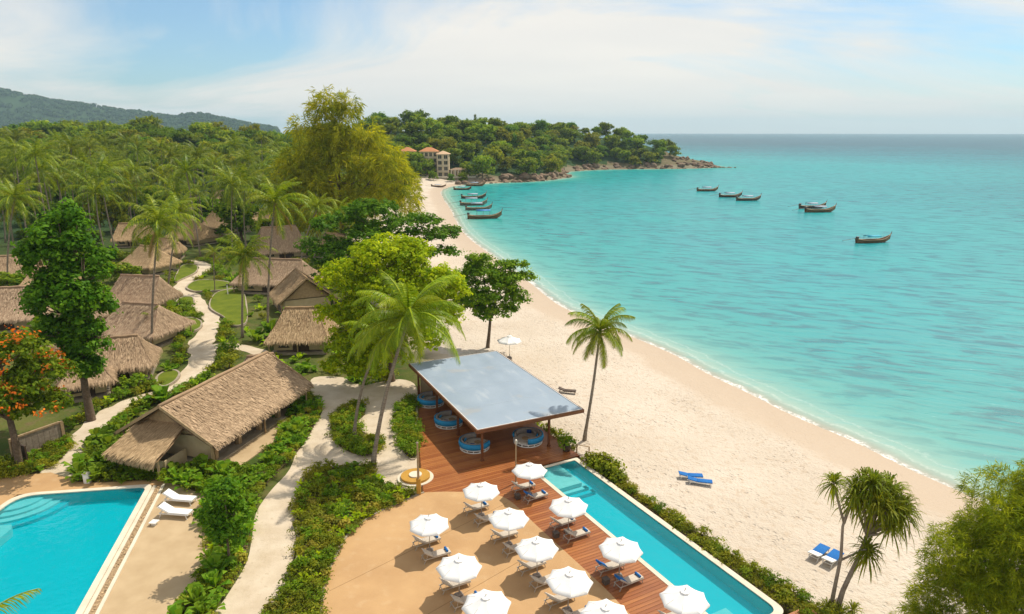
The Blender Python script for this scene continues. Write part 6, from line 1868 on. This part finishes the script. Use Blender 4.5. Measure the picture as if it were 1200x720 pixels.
# ------------------------------------------------------------------ hillside villa
vx, vy = VILLA
vz = hz(vx, vy)
v = thing('hillside_villa', 'cream villa with terracotta roofs, tower and curved terrace above the beach', 'villa', (vx, vy, vz))
VW = simple('villa_wall', (.60, .50, .34), (.50, .41, .27), .4, .9, .1)
def villa_block(x, y, w, d, z0, h, floors, cols, roof=2.2, rmat=TERRACOTTA, ov=.9):
    MB().box((x, y, z0 + h / 2), (w, d, h)).build('wall', VW, v)
    fh = h / floors
    for f in range(floors):
        for c in range(cols):
            wx = x - w / 2 + w * (c + .5) / cols
            o = MB().box((wx, y - d / 2 - .03, z0 + fh * (f + .5)), (w / cols * .58, .12, fh * .62)).build('window', GLASS_D, v)
            MB().bar((wx, y - d / 2 - .11, z0 + fh * (f + .5) - fh * .31), (wx, y - d / 2 - .11, z0 + fh * (f + .5) + fh * .31), .12).build('mullion', VW, o)
            MB().box((wx, y - d / 2 - .2, z0 + fh * (f + .18)), (w / cols * .7, .4, .14)).build('sill', PLASTER_W, o)
        MB().box((x, y - d / 2 - .25, z0 + fh * (f + 1) - .1), (w + .4, .5, .22)).build('cornice', PLASTER_W, v)
    a, b = w / 2 + ov, d / 2 + ov; r = max(.4, a - b) if a > b else .3; z = z0 + h
    mb = MB(); mb.add([(x - a, y - b, z), (x + a, y - b, z), (x + a, y + b, z), (x - a, y + b, z), (x - r, y, z + roof), (x + r, y, z + roof)], [(0, 1, 5, 4), (1, 2, 5), (2, 3, 4, 5), (3, 0, 4), (3, 2, 1, 0)])
    mb.build('roof', rmat, v)
villa_block(3, 0, 7.5, 7, -1, 14.5, 4, 2, 2.0, simple('villa_tile_pale', (.58, .40, .24), (.50, .33, .2), 1, .8))
villa_block(-6.5, 5, 11, 8, 0, 15, 4, 4, 2.6)
villa_block(-21, 9, 9.5, 8, 0, 15, 4, 3, 2.6)
villa_block(13, 2, 11, 6, -1, 4.6, 1, 5, 1.2, simple('villa_roof_brown', (.30, .20, .12), (.22, .15, .1), 1, .8))
for k in range(7):
    MB().tube([(8.5 + k * 2.2, -4.0 + .25 * k, -1.5), (8.5 + k * 2.2, -4.0 + .25 * k, 4.2)], .28, 8).build('column', PLASTER_W, v)
mb = MB(); pts = [(-2 + 26 * t, -5.5 - 3.0 * math.sin(math.pi * t)) for t in np.linspace(0, 1, 14)] + [(24, 1), (-2, 1)]
mb.prism(pts, -3.5, -1.0); mb.build('terrace', STONE, v)
mb = MB()
for a, b in zip(pts[:13], pts[1:14]): mb.bar((a[0], a[1] - .05, -.5), (b[0], b[1] - .05, -.5), .25, 1.0)
mb.build('parapet', PLASTER_W, v)
MB().box((-6, -3.5, -1.2), (10, 3, 4.6)).build('retaining_wall', STONE, v)

# ------------------------------------------------------------------ rocks along the headland
def boulder_mesh(seed):
    bm = bmesh.new(); bmesh.ops.create_icosphere(bm, subdivisions=2, radius=1)
    r2 = random.Random(seed)
    ph = [(Vector((r2.uniform(-1, 1), r2.uniform(-1, 1), r2.uniform(-1, 1))).normalized(), r2.uniform(.62, .95)) for _ in range(7)]
    for v_ in bm.verts:
        for n_, d_ in ph:
            e = v_.co.dot(n_) - d_
            if e > 0: v_.co -= n_ * e
        v_.co *= 1 + r2.uniform(-.05, .05)
    me = bpy.data.meshes.new('boulder'); bm.to_mesh(me); bm.free(); me.materials.append(ROCK)
    return me
BOULD = [boulder_mesh(k) for k in range(6)]
r2 = random.Random(31)
cand = []
hs = [q for q in SHORE if 436 < q[1] < 700 and q[0] > -30]
for (ax, ay), (bx, by) in zip(hs[:-1], hs[1:]):
    if ax > 205 and ay > 660: break
    L = math.hypot(bx - ax, by - ay); n = max(1, int(L / 1.5))
    for k in range(n):
        t_ = r2.random(); dx, dy = (bx - ax) / L, (by - ay) / L
        cove = 40 < ax < 50 and 500 < ay < 575
        if cove and r2.random() < .8: continue
        o_ = r2.uniform(-4, 6); cand.append((ax + (bx - ax) * t_ - dy * o_, ay + (by - ay) * t_ + dx * o_, r2.uniform(.9, 2.6) * (1.25 if o_ > 1 else .8)))
for k in range(34):      # bare rocks of the tip
    cand.append((r2.uniform(146, 182), r2.uniform(618, 650), r2.uniform(.9, 2.0)))
for k in range(40):      # the reef running out from the tip
    t_ = r2.random(); cand.append((180 + 20 * t_ + r2.uniform(-2, 2), 632 - 4 * t_ + r2.uniform(-3, 3), r2.uniform(.7, 1.8) * (1.15 - t_ * .5)))
for k in range(26):      # loose boulders below the villa
    cand.append((r2.uniform(-34, 34), 0, r2.uniform(1.2, 3.0)))
    x = cand[-1][0]; cand[-1] = (x, float(np.interp(x, [-34, -10, 12, 34], [421, 442, 455, 485])) + r2.uniform(0, 5), cand[-1][2])
r2.shuffle(cand); cand = cand[:298]
for x, y, s in cand:
    z = max(hz(x, y), SEA_Z - .4)
    zone = 'beyond the tip of the headland' if x > 185 else 'along the outer headland shore' if x > 60 else 'along the shore below the villa'
    o = obj('boulder', r2.choice(BOULD), None, (x, y, z + s * .15), (r2.uniform(-.4, .4), r2.uniform(-.4, .4), r2.uniform(0, 6.28)), (s * r2.uniform(.8, 1.5), s * r2.uniform(.8, 1.4), s * r2.uniform(.55, 1.0)))
    tag(o, 'weathered brown boulder ' + zone, 'boulder', 'boulders ' + zone)

# ------------------------------------------------------------------ sea air
def hazemat():
    t = NT('sea_haze')
    pv_ = t.node('ShaderNodeVolumePrincipled')
    pv_.inputs['Color'].default_value = (.60, .85, 1.0, 1)
    pv_.inputs['Density'].default_value = .00009
    pv_.inputs['Anisotropy'].default_value = .2
    t.link(pv_.outputs[0], t.out.inputs['Volume'])
    return t.m
tag(MB().box((0, 7000, 140), (31000, 17000, 320)).build('haze', hazemat()), 'thin bluish sea haze over bay and hills', 'haze', kind='stuff')
